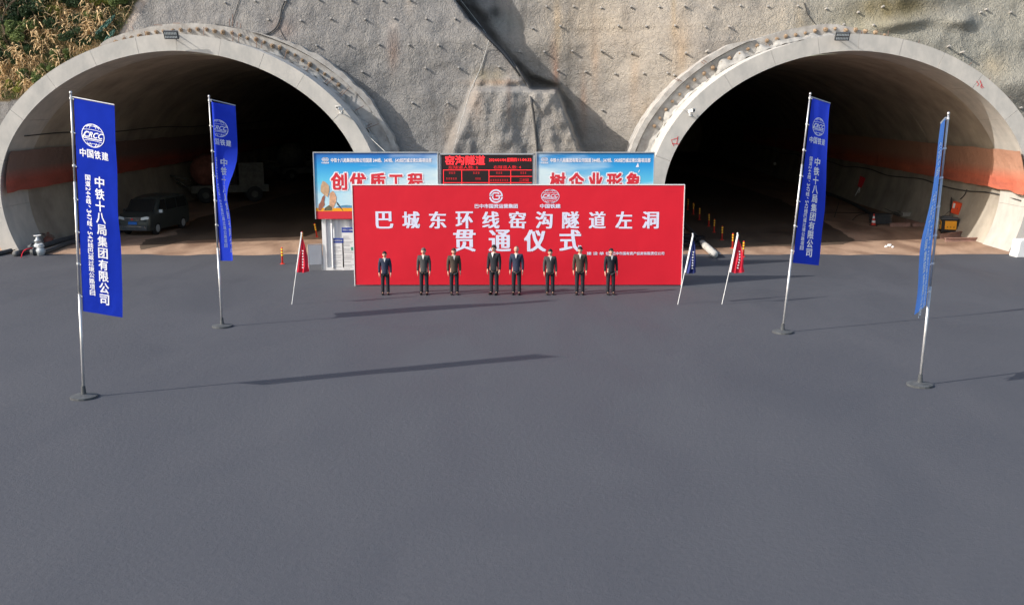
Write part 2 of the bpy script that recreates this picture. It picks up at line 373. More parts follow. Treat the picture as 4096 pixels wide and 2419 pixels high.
# grey yard in front of the portals, its far edge ragged with dirt
g = MB(); n = 240; vs = []; fs = []
for i in range(n + 1):
    x = -60 + 120 * i / n
    e = 44.75 - .9 * abs(noise.noise(Vector((x * .3, 3, 0)))) + .2 * noise.noise(Vector((x * 2.1, 7, 0)))
    vs += [(x, -120, .004), (x, e, .004)]
for i in range(n): fs.append((2 * i, 2 * i + 2, 2 * i + 3, 2 * i + 1))
g.add(vs, fs); tag(g.build('yard', M['yard']), 'plain grey paved yard in front of the tunnels', kind='structure')

# ------------------------------------------------------------------ arch profile
LX, RX, YF = -14.95, 15.15, 45.5
def arch(off=0.0, n=96):
    pts = []
    A, B, ZC = 8.27, 6.35, 2.6
    for k in range(13):
        z = 2.6 * k / 13; pts.append((-A * math.sqrt(1 - ((ZC - z) / 6.8) ** 2), z))
    for k in range(73):
        t = math.pi * (1 - k / 72); c_, s_ = math.cos(t), math.sin(t); e = 2 / 1.92
        pts.append((A * math.copysign(abs(c_) ** e, c_), ZC + B * abs(s_) ** e))
    for k in range(12, -1, -1):
        z = 2.6 * k / 13; pts.append((A * math.sqrt(1 - ((ZC - z) / 6.8) ** 2), z))
    L = [0]
    for p, q in zip(pts, pts[1:]): L.append(L[-1] + math.dist(p, q))
    out = []; j = 0
    for k in range(n + 1):
        d = L[-1] * k / n
        while j < len(L) - 2 and L[j + 1] < d: j += 1
        t = (d - L[j]) / (L[j + 1] - L[j]); out.append((lerp(pts[j][0], pts[j + 1][0], t), lerp(pts[j][1], pts[j + 1][1], t)))
    res = []
    for k, p in enumerate(out):
        a = out[max(0, k - 1)]; b = out[min(n, k + 1)]; dx, dz = b[0] - a[0], b[1] - a[1]; l = math.hypot(dx, dz)
        res.append((p[0] - dz / l * off, max(0 if k in (0, n) else -9, p[1] + dx / l * off)))
    return res
NP = 192
P0 = arch(0, NP); P1 = arch(.72, NP); P2 = arch(1.38, NP); PH = arch(.4, NP)
def apt(t, off):      # t in 0..1 along the arch, offset outwards
    k = t * NP; i = int(min(NP - 1, max(0, k))); u = k - i
    p = (lerp(P0[i][0], P0[i + 1][0], u), lerp(P0[i][1], P0[i + 1][1], u)); q = (lerp(P1[i][0], P1[i + 1][0], u), lerp(P1[i][1], P1[i + 1][1], u))
    s = off / .72; return (p[0] + (q[0] - p[0]) * s, p[1] + (q[1] - p[1]) * s)
def nearest_t(x, z):
    return min(range(NP + 1), key=lambda k: (P1[k][0] - x) ** 2 + (P1[k][1] - z) ** 2) / NP
def ring_piece(mb, t0, t1, o0, o1, y0, y1, cx, n, jit=0):
    vs = []
    for k in range(n + 1):
        t = lerp(t0, t1, k / n)
        a = apt(t, o0); b = apt(t, o1 + (jit * noise.noise(Vector((t * 90, cx, 0))) if jit else 0))
        vs += [(cx + a[0], y0, a[1]), (cx + b[0], y0, b[1]), (cx + b[0], y1, b[1]), (cx + a[0], y1, a[1])]
    fs = []
    for k in range(n):
        o = 4 * k
        for i in range(4): j = (i + 1) % 4; fs.append((o + i, o + 4 + i, o + 4 + j, o + j))
    fs += [(0, 1, 2, 3), (4 * n + 3, 4 * n + 2, 4 * n + 1, 4 * n)]
    mb.add(vs, fs)

# ------------------------------------------------------------------ shotcrete slope as a height field y(x,z)
GL = [at_y(px, py, 49.0) for px, py in ((1800, -120), (1822, 0), (1865, 68), (1937, 132), (2023, 222), (2062, 265), (2108, 329), (2150, 420), (2180, 620))]
GR = [at_y(px, py, 50.4) for px, py in ((1850, -120), (1894, 0), (1958, 72), (1980, 125), (2030, 200), (2076, 250), (2130, 297), (2237, 340), (2300, 430), (2340, 620))]
gl = sorted((p.z, p.x) for p in GL); gr = sorted((p.z, p.x) for p in GR)
BT = [at_y(px, py, 47.3) for px, py in ((1893, 346), (2240, 360), (2343, 612), (1785, 612))]
BTOP = (BT[0].z + BT[1].z) / 2
def slope_base(x, z):
    y = 48.75 + .30 * max(0, z - 9.6) + .10 * min(0, z - 9.6)
    if z > 13.2: y += .5 * (z - 13.2)
    xl = interp(gl, z); xr = interp(gr, z)
    rec = lerp(2.0, 2.9, 1 - max(0, min(1, (z - 6) / 6))) * sstep(xl - .05, xl + .22, x) * lerp(1, .12, sstep(2.8, 9.5, x))
    y += rec
    if xl < x < xr + .2: y += .35 * sstep(xl, xl + .3, x) * (1 - sstep(xr - .4, xr + .2, x))
    y -= .05 * sstep(10.15, 10.35, z + .08 * noise.noise(Vector((x * .8, 0, 4)))) * sstep(1.2, 2.2, x) * (1 - sstep(7, 10, x))
    # jutting rock mass between the portals
    k = (BTOP - z) / (BTOP - BT[2].z)
    if k > -.25:
        kk = max(0, k); xa = lerp(BT[0].x, BT[3].x, kk); xb = lerp(BT[1].x, BT[2].x, kk)
        wv = .12 * noise.noise(Vector((1, z * 2, 5)))
        inside = sstep(xa - .25 + wv, xa + .35 + wv, x) * (1 - sstep(xb - .30 + wv, xb + .16 + wv, x)) * sstep(-.05, .06, k + .02 * noise.noise(Vector((x * 1.5, 0, 2))))
        yt = 47.2 + .34 * fbm(x * .9, z * .55, 9, 4) + .16 * abs(noise.noise(Vector((x * 1.6, z * .6, 3))))
        y = lerp(y, min(y, yt), inside)
        # ragged ledge above it
        le = sstep(-.24, -.06, k) * (1 - sstep(-.06, .02, k)) * sstep(BT[0].x - .3, BT[0].x + .4, x) * (1 - sstep(interp(gl, z) - .5, interp(gl, z), x))
        y -= .35 * le * (1 + .6 * noise.noise(Vector((x * 2.2, z * 3, 1))))
    # far right rolls and ledges
    y -= .38 * math.exp(-((x - 18.5) / 1.6) ** 2 - ((z - 10.35 - .15 * (x - 18)) / .30) ** 2)
    y -= .45 * math.exp(-((x - 21.2) / .8) ** 2 - ((z - 10.5) / .35) ** 2)
    y -= .6 * math.exp(-((x - 24.0) / 1.5) ** 2 - ((z - 7.6) / .8) ** 2)
    y -= .5 * math.exp(-((x - 19.3) / 2.5) ** 2 - ((z - 12.3) / 1.0) ** 2)
    # guide wall niches: slope meets the collar
    return y
def slopeY(x, z):
    y = slope_base(x, z)
    return y + .30 * fbm(x * .22, z * .30, 1.7, 3) + .15 * fbm(x * .8, z * .8, 4.2, 3)
def on_slope(px, py, off=0.0):
    Y = 49
    for _ in range(14): p = at_y(px, py, Y); Y = slopeY(p.x, p.z)
    return at_y(px, py, Y - off)
VEG = [(-60, 640), (0, 559), (50, 530), (100, 500), (150, 468), (172, 440), (230, 330), (330, 190), (395, 80), (415, 0), (425, -200)]   # py -> px boundary
WARM = [(3, 700, 1, 1)]
stains = [  # px, py, rx, ry, rgb multiplier, strength
    (2250, 90, 260, 140, (1.12, 1.06, .97), .5), (2380, 260, 16, 130, (1.10, .90, .76), .4), (2230, 110, 14, 110, (1.25, 1.1, .9), .5), (2212, 230, 16, 80, (1.10, .86, .76), .4),
    (2335, 420, 14, 110, (.95, .72, .60), .5), (2225, 300, 10, 60, (1.1, .78, .66), .5), (2720, 200, 36, 120, (1.12, .92, .70), .45), (2695, 60, 10, 80, (1.2, 1.02, .75), .5),
    (1572, 200, 22, 70, (.95, .72, .62), .6), (1575, 100, 22, 14, (1.5, 1.45, 1.4), .6), (1635, 20, 14, 40, (1.5, 1.4, 1.3), .5), (1130, 115, 50, 40, (1.1, .90, .82), .5),
    (1290, 45, 260, 70, (.90, .90, .90), .4), (3560, 30, 150, 50, (.62, .56, .40), .75), (3640, 15, 60, 50, (.5, .48, .38), .6), (3480, 90, 160, 60, (1.0, .96, .80), .5),
    (3900, 180, 160, 100, (.85, .88, .90), .4), (3980, 260, 60, 50, (1.18, 1.05, .88), .5), (3130, 60, 14, 60, (1.35, 1.3, 1.25), .6), (3200, 90, 16, 60, (1.18, 1.05, .85), .5),
    (1980, 50, 30, 24, (.35, .36, .36), .85), (2020, 90, 60, 40, (.80, .90, .92), .5), (1330, 280, 120, 60, (.92, .95, .97), .5), (2050, 640, 10, 200, (.7, .7, .7), .1),
    (2005, 330, 120, 12, (1.0, .80, .66), .6), (1960, 300, 60, 30, (.95, .85, .62), .6), (2035, 400, 8, 90, (1.1, .85, .72), .5), (1900, 420, 30, 60, (1.1, .92, .80), .5),
    (1800, 540, 26, 90, (1.12, 1.0, .88), .6), (2590, 480, 30, 80, (1.15, .98, .78), .5), (2540, 340, 20, 120, (1.12, .95, .80), .4), (2640, 120, 260, 60, (1.1, 1.07, 1.02), .3),
    (2480, 190, 80, 60, (.86, .86, .88), .4), (60, 440, 60, 60, (.9, .9, .9), .3), (2800, 180, 120, 40, (.82, .82, .84), .4), (4040, 380, 80, 90, (.8, .8, .82), .45),
]
hx = .085
xs = [-36 + hx * i for i in range(int(72 / hx) + 1)]; zs = [hx * j for j in range(int(15.3 / hx) + 1)]
def inside_arch(x, z, cx, off):
    dx = x - cx
    if abs(dx) > 9.3 or z > 9.8: return False
    A, B, ZC = 8.27 + off, 6.35 + off, 2.6
    if z < ZC: return abs(dx) < A * math.sqrt(max(0, 1 - ((ZC - z) / 6.8) ** 2))
    return (abs(dx) / A) ** 1.92 + ((z - ZC) / B) ** 1.92 < 1
mb = MB(); idx = {}; cols = []
def stain_col(x, y, z, px, py):
    k_ = sstep(1700, 2300, px); c = [lerp(.235, .292, k_), lerp(.228, .279, k_), lerp(.221, .263, k_)]
    warm = sstep(2050, 2350, px) * (1 - sstep(3100, 3400, px)); c = [c[0] * (1 + .10 * warm), c[1] * (1 + .05 * warm), c[2] * (1 - .02 * warm)]
    pale = sstep(2900, 3500, px); c = [c[0] * (1 + .06 * pale), c[1] * (1 + .07 * pale), c[2] * (1 - .02 * pale)]
    for sx, sy, rx, ry, m, k in stains:
        d = ((px - sx) / rx) ** 2 + ((py - sy) / ry) ** 2
        if d < 4:
            wgt = k * math.exp(-d * 1.0) * (1 + .6 * noise.noise(Vector((x * 2.5, z * .9, sx)))); c = [lerp(a, a * b, min(1, wgt * 1.4)) for a, b in zip(c, m)]
    # wet dark gully
    xl = interp(gl, z); xr = interp(gr, z)
    nn = .25 * noise.noise(Vector((x * 1.5, z * 1.5, 0))) - .1
    dk = sstep(xl - .05, xl + .08, x) * (1 - sstep(xr - .25 + nn, xr + .15 + nn, x)) * sstep(7.0, 7.8, z)
    c = [lerp(a, b, dk * .85) for a, b in zip(c, (.07, .064, .057))]
    if dk < .3 and 1.9 < x - xl + 2.2 < 2.4 and z > 8: pass
    # streaks running down
    st = noise.noise(Vector((x * 2.6, z * .22, 11))); q = max(0, st - .15) * .35
    c = [a * (1 - q) for a in c]
    # weathered earth strip and soil of the hill at the left
    bx = interp(VEG, py); s_ = 1 - sstep(bx - 6, bx + 10, px + 14 * noise.noise(Vector((x * 2, z * 2, 3))))
    if py > 405 and px < 200: s_ = 0
    c = [lerp(a, b, s_) for a, b in zip(c, (.13, .10, .055))]
    e_ = (1 - sstep(bx + 14, bx + 44, px)) * (1 - s_) * (1 if py < 180 else 0)
    c = [lerp(a, b, e_ * .8) for a, b in zip(c, (.48, .40, .34))]
    return c
for j, z in enumerate(zs):
    for i, x in enumerate(xs):
        y = slopeY(x, z); idx[(i, j)] = len(mb.v); mb.v.append((x, y, z)); px, py = proj((x, y, z)); cols.append(stain_col(x, y, z, px, py))
for j in range(len(zs) - 1):
    for i in range(len(xs) - 1):
        x, z = xs[i] + hx / 2, zs[j] + hx / 2
        if inside_arch(x, z, LX, .45) or inside_arch(x, z, RX, .45): continue
        mb.f.append((idx[(i, j)], idx[(i + 1, j)], idx[(i + 1, j + 1)], idx[(i, j + 1)])); mb.mi.append(0)
slope = mb.build('rock_slope', M['shotcrete'], smooth=True)
at = slope.data.color_attributes.new('stain', 'FLOAT_COLOR', 'POINT')
flat = []
for c in cols: flat += [c[0], c[1], c[2], 1]
at.data.foreach_set('color', flat)
tag(slope, 'grey shotcrete covered cut slope above and between the tunnel mouths', kind='structure')
# hill beyond the top of the cut
h = MB(); vs = []; fs = []; nx, ny = 60, 30
for j in range(ny + 1):
    for i in range(nx + 1):
        x = -150 + 300 * i / nx; y0 = slopeY(max(-36, min(36, x)), zs[-1]) - .05
        t = j / ny; vs.append((x, y0 + 140 * t, zs[-1] - .03 + 34 * t + 1.5 * noise.noise(Vector((x * .05, t * 6, 0))) * t))
for j in range(ny):
    for i in range(nx): o = j * (nx + 1) + i; fs.append((o, o + 1, o + nx + 2, o + nx + 1))
h.add(vs, fs)
for sx in (-1, 1):   # flanks beside the cut
    h.add([(sx * 36, 47, 0), (sx * 150, 30, 0), (sx * 150, 47, 16), (sx * 36, 50.2, 15.27)], [(0, 1, 2, 3)])
tag(h.build('hill', M['soil'], smooth=True), 'soil covered hill rising behind the cut slope', kind='structure')

# soil nails: short pipe stubs standing out of the shotcrete
nb = MB(); nb.lathe((0, 0, 0), [(.045, .12), (.052, -.30), (.04, -.36)], 8, 'y')
nails = [(902, 13), (1022, 6), (1145, 4), (1278, 2), (1407, 3), (1530, 4), (1640, 3), (1075, 80), (1205, 85), (1325, 78), (1461, 80), (1578, 75), (1706, 77), (1821, 77), (1268, 184),
         (1393, 181), (1515, 180), (1635, 181), (1755, 183), (1894, 179), (1450, 290), (1703, 274), (1835, 272), (1650, 414), (1790, 412), (1995, 270),
         (2186, 28), (2294, 29), (2405, 34), (2523, 31), (2635, 29), (2737, 27), (2852, 27), (2960, 25), (3070, 28), (3190, 27), (3302, 37), (3430, 52), (3528, 30),
         (2029, 106), (2130, 115), (2241, 107), (2474, 107), (2584, 108), (2700, 105), (2822, 110), (2915, 109), (3373, 100), (3492, 102), (2079, 209), (2177, 209), (2290, 208), (2407, 208), (2525, 217),
         (2637, 217), (2742, 216), (2824, 208), (2230, 284), (2341, 288), (2460, 297), (2574, 296), (2669, 294), (2695, 302), (3940, 40), (4040, 52), (3920, 52), (3842, 212), (3790, 188), (4080, 432), (2409, 442)]
first = None
for px, py in nails:
    if abs(px - 2050) < 60 and py < 130: continue
    p = on_slope(px, py)
    L = random.uniform(.35, .6) * (2.1 if 170 < py < 230 and px > 2350 else 1)
    rot = (R(random.uniform(-14, -2)), 0, R(random.uniform(-8, 8)))
    if first is None: first = nb.build('soil_nail', M['guide'], slope); first.location = p; first.rotation_euler = rot; first.scale = (1, L, 1)
    else: inst(first, 'soil_nail', p, slope, rot, (1, L, 1))

# ------------------------------------------------------------------ portals
def portal(cx, skew, side, label):
    t = empty('tunnel_portal', (cx, YF, 0), 0, label, 'tunnel')
    def ch(o): o.parent = t; o.matrix_parent_inverse = Matrix.Translation((-cx, -YF, 0)); return o
    # concrete ring in cast segments, joints open by a few millimetres
    js = [0, .075, .15, .225, .30, .375, .445, .505, .57, .635, .70, .775, .85, .925, 1.0]
    for a, b in zip(js, js[1:]):
        m = MB(); ring_piece(m, a + .00018, b - .00018, 0, .72, YF + random.uniform(0, .008), YF + 2.6, cx, 14); ch(m.build('lining_segment', M['ring']))
    # vault behind the ring, joints between the casts recessed
    v = MB(); step = 9.0; y = YF + 2.62; k = 0
    sk = lambda yy: skew * (yy - YF)
    while y < 150:
        y2 = y + step - .05
        for (ya, yb, off, ofb) in ((y, y2, 0, 0), (y2, y2, 0, .04), (y2, y2 + .05, .04, .04), (y2 + .05, y2 + .05, .04, 0)):
            vs = []; fs = []; n = 64
            for i in range(n + 1):
                p = apt(i / n, off); p2 = apt(i / n, ofb); vs += [(cx + p[0] + sk(ya), ya, p[1]), (cx + p2[0] + sk(yb), yb, p2[1])]
            for i in range(n): fs.append((2 * i, 2 * i + 2, 2 * i + 3, 2 * i + 1))
            v.add(vs, fs)
        y += step; k += 1
    v.add([(cx - 12 + sk(150), 150, -1), (cx + 12 + sk(150), 150, -1), (cx + 12 + sk(150), 150, 12), (cx - 12 + sk(150), 150, 12)], [(0, 1, 2, 3)])
    ch(v.build('vault', M['liner'], smooth=False))
    # guide wall collar with the ends of the grouting pipes
    YC = YF + 2.4
    tp = lambda px, py: nearest_t(at_y(px, py, YC).x - cx, at_y(px, py, YC).z)
    if side < 0: t0, t1, p0, p1 = tp(290, 228), .93, tp(400, 196), tp(1345, 345); wide = lambda t: lerp(.80, 1.36, sstep(t0, t0 + .06, t))
    else: t0, t1, p0, p1 = .06, tp(3560, 150), tp(2600, 500), tp(3530, 152); wide = lambda t: lerp(1.34, .9, sstep(tp(3300, 120), t1, t))
    def collar(name, ta, tb, fa, fb, y0, y1, m_, jit=.03):
        m = MB(); n = 100; vs = []
        for k in range(n + 1):
            t_ = lerp(ta, tb, k / n); a_ = apt(t_, fa(t_)); b_ = apt(t_, fb(t_) + jit * noise.noise(Vector((t_ * 90, cx, fa(t_)))))
            vs += [(cx + a_[0], y0, a_[1]), (cx + b_[0], y0, b_[1]), (cx + b_[0], y1, b_[1]), (cx + a_[0], y1, a_[1])]
        fs = []
        for k in range(n):
            for i in range(4): j = (i + 1) % 4; fs.append((4 * k + i, 4 * k + 4 + i, 4 * k + 4 + j, 4 * k + j))
        fs += [(0, 1, 2, 3), (4 * n + 3, 4 * n + 2, 4 * n + 1, 4 * n)]; m.add(vs, fs); return ch(m.build(name, M[m_]))
    gw = collar('guide_wall', t0, t1, lambda t: .74, wide, YC, YC + 1.6, 'guide')
    if side > 0: collar('collar_rim', t0, tp(3010, 160), lambda t: 1.37, lambda t: lerp(1.62, 1.42, sstep(tp(2900, 200), tp(3010, 160), t)), YC - .15, YC + 1.6, 'guide')
    else: collar('collar_rim', tp(1000, 130), t1, lambda t: 1.38, lambda t: lerp(1.44, 1.62, sstep(tp(1000, 130), tp(1300, 280), t)), YC - .1, YC + 1.6, 'guide', .08)
    pm = MB(); pm.lathe((0, 0, 0), [(.075, .05), (.095, -.02), (.085, -.07), (.05, -.10)], 8, 'y'); pm.lathe((0, 0, 0), [(.038, -.05), (.038, -.24)], 8, 'y')
    pm.v = [(x + .012 * math.sin(i * 3.1), yy, z + .012 * math.cos(i * 5.3)) for i, (x, yy, z) in enumerate(pm.v)]
    f0 = None; n = 31 if side < 0 else 27
    for i in range(n):
        tt = lerp(p0, p1, i / (n - 1)) + random.uniform(-.001, .001)
        q = apt(tt, 1.08 + random.uniform(-.04, .04)); loc = (cx + q[0], YC, q[1]); s_ = random.uniform(.8, 1.25); rr = (0, random.uniform(0, 6), 0)
        if f0 is None:
            f0 = pm.build('grouting_pipe', M['rust'], None); f0.location = Vector(loc); f0.parent = gw
        else: o = inst(f0, 'grouting_pipe', loc, gw, rr, (s_, s_, s_))
    # crumpled waterproofing along the gap between ring and collar
    if side < 0: spec = ((tp(700, 130), .93, .735, .82, YC - .35, YC - .01, 'film', 'film_edge', .3), (tp(1100, 215), .93, .74, .98, YC - .25, YC - .02, 'membrane', 'waterproof_membrane', .5))
    else: spec = ((.05, tp(3100, 170), .735, .84, YC - .40, YC - .01, 'film', 'film_edge', .25), (.05, tp(2700, 420), .74, 1.0, YC - .35, YC - .02, 'membrane', 'waterproof_membrane', .35), (tp(2840, 280), tp(3330, 140), .74, 1.12, YC - .55, YC - .02, 'membrane', 'waterproof_membrane', .75))
    for (a, b, lo, hi, yy0, yy1, m_, nm, dn) in spec:
        mm = MB(); vs = []; fs = []; n = 150; mq = 5
        for i in range(n + 1):
            tt = lerp(a, b, i / n); amp = dn + 1.5 * noise.noise(Vector((tt * 45, cx, hi))); amp = max(.05, min(1.15, amp))
            for j in range(mq):
                s_ = j / (mq - 1); q = apt(tt + .004 * noise.noise(Vector((tt * 60, j, 2))), lo + (hi - lo) * amp * math.sin(s_ * math.pi * .5) + .05 * noise.noise(Vector((tt * 120, j * .9, cx))))
                vs.append((cx + q[0], lerp(yy0, yy1, s_) + .10 * noise.noise(Vector((tt * 80, j * 1.2, 5))), q[1]))
        for i in range(n):
            for j in range(mq - 1): o = i * mq + j; fs.append((o, o + mq, o + mq + 1, o + 1))
        mm.add(vs, fs); ch(mm.build(nm, M[m_], smooth=True))
    return t, gw
PL, GWL = portal(LX, -.012, -1, 'left hand tunnel mouth with grey concrete ring, below the overgrown bank')
PR, GWR = portal(RX, .045, 1, 'right hand tunnel mouth with pale concrete ring and torn waterproofing on its left flank')
def stubs(lst, ox, parent, Y=47.75):
    for (a, b, c, d) in lst:
        p = at_y(ox + a * .358, b * .358, Y); q = at_y(ox + c * .358, d * .358, Y - .12)
        m = MB(); m.tube([p, q], .016, 6); o = m.build('rebar_stub', M['steel_rust'], parent)
        o.matrix_parent_inverse = parent.matrix_world.inverted() if False else Matrix.Identity(4)
bpy.context.view_layer.update()
stubs([(42, 305, 42, 395), (367, 340, 367, 465), (430, 380, 432, 465), (632, 425, 630, 545), (690, 470, 690, 540), (330, 215, 330, 295), (365, 160, 365, 295), (455, 265, 455, 315), (415, 245, 412, 305),
       (970, 560, 945, 665), (895, 590, 875, 665), (1220, 745, 1185, 805), (1165, 745, 1120, 805), (1490, 880, 1375, 980), (1430, 885, 1340, 970), (1665, 985, 1550, 1100), (1600, 1015, 1500, 1115),
       (1830, 1185, 1650, 1280), (1995, 1385, 1830, 1450), (1920, 1380, 1770, 1465)], 800, PL)
stubs([(1185, 860, 1260, 950), (1245, 880, 1300, 940), (1500, 680, 1530, 750), (1540, 685, 1568, 750), (1855, 490, 1870, 580), (1890, 500, 1918, 575), (1000, 1080, 1045, 1125), (1045, 1088, 1080, 1130),
       (845, 1250, 910, 1295), (870, 1250, 935, 1300), (720, 1435, 770, 1465), (750, 1435, 812, 1472), (830, 880, 880, 905), (860, 880, 915, 910), (1130, 690, 1165, 715), (1155, 675, 1195, 700)], 2400, PR)
stubs([(700, 345, 698, 420), (915, 370, 912, 430), (1000, 345, 988, 435), (1350, 445, 1320, 520), (1930, 700, 1870, 765), (2145, 870, 2095, 920), (2370, 1080, 2310, 1115)], 3196, PR)
stubs([(1470, 300, 1500, 350), (1385, 400, 1395, 470), (1615, 350, 1630, 415), (810, 645, 835, 695), (1075, 550, 1100, 575), (1720, 280, 1810, 285), (1930, 262, 2015, 262)], 0, PL)
for o in list(PL.children) + list(PR.children):
    if o.name.startswith('rebar_stub'): o.matrix_parent_inverse = Matrix.Translation(-o.parent.location)
# red chalk marks on the ring faces
for lst, P in (([[(2695, 585), (2685, 560), (2712, 552)], [(2688, 575), (2718, 577)], [(2712, 545), (2706, 577)]], PR),
               ([[(3906, 325), (3915, 338), (3908, 345)], [(3920, 322), (3926, 340)], [(3925, 343), (3935, 350), (3926, 353), (3922, 345), (3930, 338)]], PR)):
    m = MB()
    for pl in lst: strip(m, [(at_y(a, b, YF - .012).x, at_y(a, b, YF - .012).z) for a, b in pl], .03, lambda u, v: (u, YF - .012, v))
    o = m.build('red_paint_mark', M['redprint'], P); o.matrix_parent_inverse = Matrix.Translation(-P.location)

# ------------------------------------------------------------------ damp traffic lanes on the tunnel floors
def sheet(name, px, mname, label, z=.006):
    m = MB(); pts = []
    for (a, b), (c, d) in zip(px, px[1:] + px[:1]):
        for k in range(12):
            u = k / 12; q = at_z(lerp(a, c, u), lerp(b, d, u), z); w_ = .22 * noise.noise(Vector((q.x * .9, q.y * .5, 2))) + .10 * noise.noise(Vector((q.x * 3, q.y * 2, 5)))
            pts.append(q + Vector((w_ * 1.6, w_ * 1.2, 0)))
    m.add(pts, [tuple(range(len(pts)))]); tag(m.build(name, M[mname]), label, kind='structure')
sheet('road', [(2820, 990), (2700, 850), (2600, 742), (2560, 690), (2760, 690), (2955, 745), (3120, 800), (3293, 884), (3420, 960), (3370, 978), (3200, 983), (3000, 986)], 'lane', 'dark damp traffic lane running into the right hand tunnel')
sheet('path', [(560, 1000), (760, 962), (1230, 945), (1400, 870), (1500, 800), (1640, 730), (1750, 690), (1560, 690), (1300, 745), (1000, 820), (800, 870), (730, 910), (700, 940), (560, 960)], 'lane', 'dark damp traffic lane running into the left hand tunnel')

# ------------------------------------------------------------------ orange tarpaulins along the tunnel walls
def tarp(cx, sx, label, skew, y0):
    m = MB(); vs = []; fs = []; n = 150; q = 9
    for i in range(n + 1):
        y = y0 + (115 - y0) * (i / n) ** 1.6
        for j in range(q):
            s_ = j / (q - 1); z = lerp(2.68, 4.55, s_) + .05 * noise.noise(Vector((y * .8, j * .2, sx)))
            if sx > 0 and y < 47: z += (47 - y) * (-.05 if j < 3 else .02)
            a = 8.27 * (abs(1 - (max(0, z - 2.6) / 6.35) ** 1.92)) ** (1 / 1.92)
            dr = .15 + .06 * (1 - s_) + .09 * (noise.noise(Vector((y * .75, s_ * 1.5, 3))) + .4) * (.3 + (1 - s_))
            vs.append((cx + sx * (a - dr) + skew * (y - YF), y, z))
    for i in range(n):
        for j in range(q - 1): o = i * q + j; fs.append((o, o + q, o + q + 1, o + 1))
    m.add(vs, fs)
    tag(m.build('tarpaulin', M['orange_tarp' if sx > 0 else 'shaded_tarp'], smooth=True), label, 'tarpaulin', 'orange tarpaulin bands on the tunnel walls')
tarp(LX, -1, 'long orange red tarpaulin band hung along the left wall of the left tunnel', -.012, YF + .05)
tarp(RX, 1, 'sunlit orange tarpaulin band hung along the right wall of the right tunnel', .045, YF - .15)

# wall cable under the tarpaulin, right tunnel
def cable(name, pts, r, m, label, cat='cable', group=None, n=6):
    # smooth through the points
    P = [Vector(p) for p in pts]; out = []
    for i in range(len(P) - 1):
        a = P[max(0, i - 1)]; b = P[i]; c = P[i + 1]; d = P[min(len(P) - 1, i + 2)]
        for k in range(5):
            t = k / 5; out.append(.5 * ((2 * b) + (c - a) * t + (2 * a - 5 * b + 4 * c - d) * t * t + (3 * b - a - 3 * c + d) * t ** 3))
    out.append(P[-1]); mm = MB(); mm.tube(out, r, n); return tag(mm.build(name, M[m], smooth=True), label, cat, group)
def rwall(y, z, off=.04): # point on right tunnel's right wall
    a = 8.27 * (abs(1 - (max(0, z - 2.6) / 6.35) ** 1.92)) ** (1 / 1.92) if z > 2.6 else 8.27 * math.sqrt(1 - ((2.6 - z) / 6.8) ** 2)
    return (RX + a - off + .045 * (y - YF), y, z)
cable('cable', [rwall(46 + 3.2 * i, 2.28 + .10 * math.sin(i * 1.9)) for i in range(20)], .035, 'cable', 'black cable bundle sagging along the right wall of the right tunnel under the tarpaulin')
def lwall(y, z, off=.05):
    a = 8.27 * (abs(1 - (max(0, z - 2.6) / 6.35) ** 1.92)) ** (1 / 1.92) if z > 2.6 else 8.27 * math.sqrt(1 - ((2.6 - z) / 6.8) ** 2)
    return (LX - a + off - .012 * (y - YF), y, z)
cable('cable', [lwall(46.5 + 4 * i, 5.2 + .06 * math.sin(i * 1.7)) for i in range(16)], .03, 'cable', 'thin dark cable along the left wall of the left tunnel above the tarpaulin')

# hoses and cables on the slope
SL = lambda pts, off=.06: [on_slope(a, b, off) for a, b in pts]
cable('hose', SL([(1826, -60), (1835, 0), (1880, 62), (1940, 130), (2010, 200), (2060, 262), (2092, 310), (2112, 345), (2125, 400), (2136, 470), (2150, 612)], .12), .055, 'cable', 'thick black hose following the dark gully down to the rock block', 'hose')
cable('hose', SL([(1815, -60), (1826, 0), (1872, 66), (1932, 136), (2003, 208), (2052, 268), (2080, 305)], .10), .035, 'black', 'second thinner black hose lying beside the thick one in the gully', 'hose')
cable('cable', SL([(1842, 0), (1900, 75), (1944, 135), (1954, 160), (1945, 200), (1925, 265), (1897, 330), (1880, 370), (1862, 430), (1840, 500), (1815, 600)], .05), .016, 'cable_light', 'thin white wire hanging down the slope to the left edge of the rock block')
cable('hose', SL([(1142, -40), (1140, 0), (1126, 35), (1118, 80), (1103, 112), (1078, 132), (1050, 139), (1015, 133), (970, 122), (920, 110), (860, 100)], .07), .04, 'cable', 'grey hose curling down the slope onto the collar of the left tunnel', 'hose')
cable('cable', SL([(957, 0), (945, 40), (934, 75), (928, 105)], .04), .014, 'black', 'thin black wire dropping onto the crown of the left tunnel collar')
cable('cable', SL([(3215, 10), (3225, 35), (3230, 55), (3255, 90), (3270, 105)], .04), .014, 'black', 'thin black wire on the slope above the crown of the right tunnel')
cable('cable', SL([(1115, 110), (1150, 170), (1200, 205), (1290, 260)], .05), .012, 'black', 'thin dark wire slanting from the grey hose down the slope')
cable('cable', [at_y(1375, 455, 45.3), at_y(1420, 490, 45.6), at_y(1475, 545, 45.9), at_y(1540, 607, 44.0)], .014, 'cable_light', 'thin white wire running from the left security camera towards the billboards')

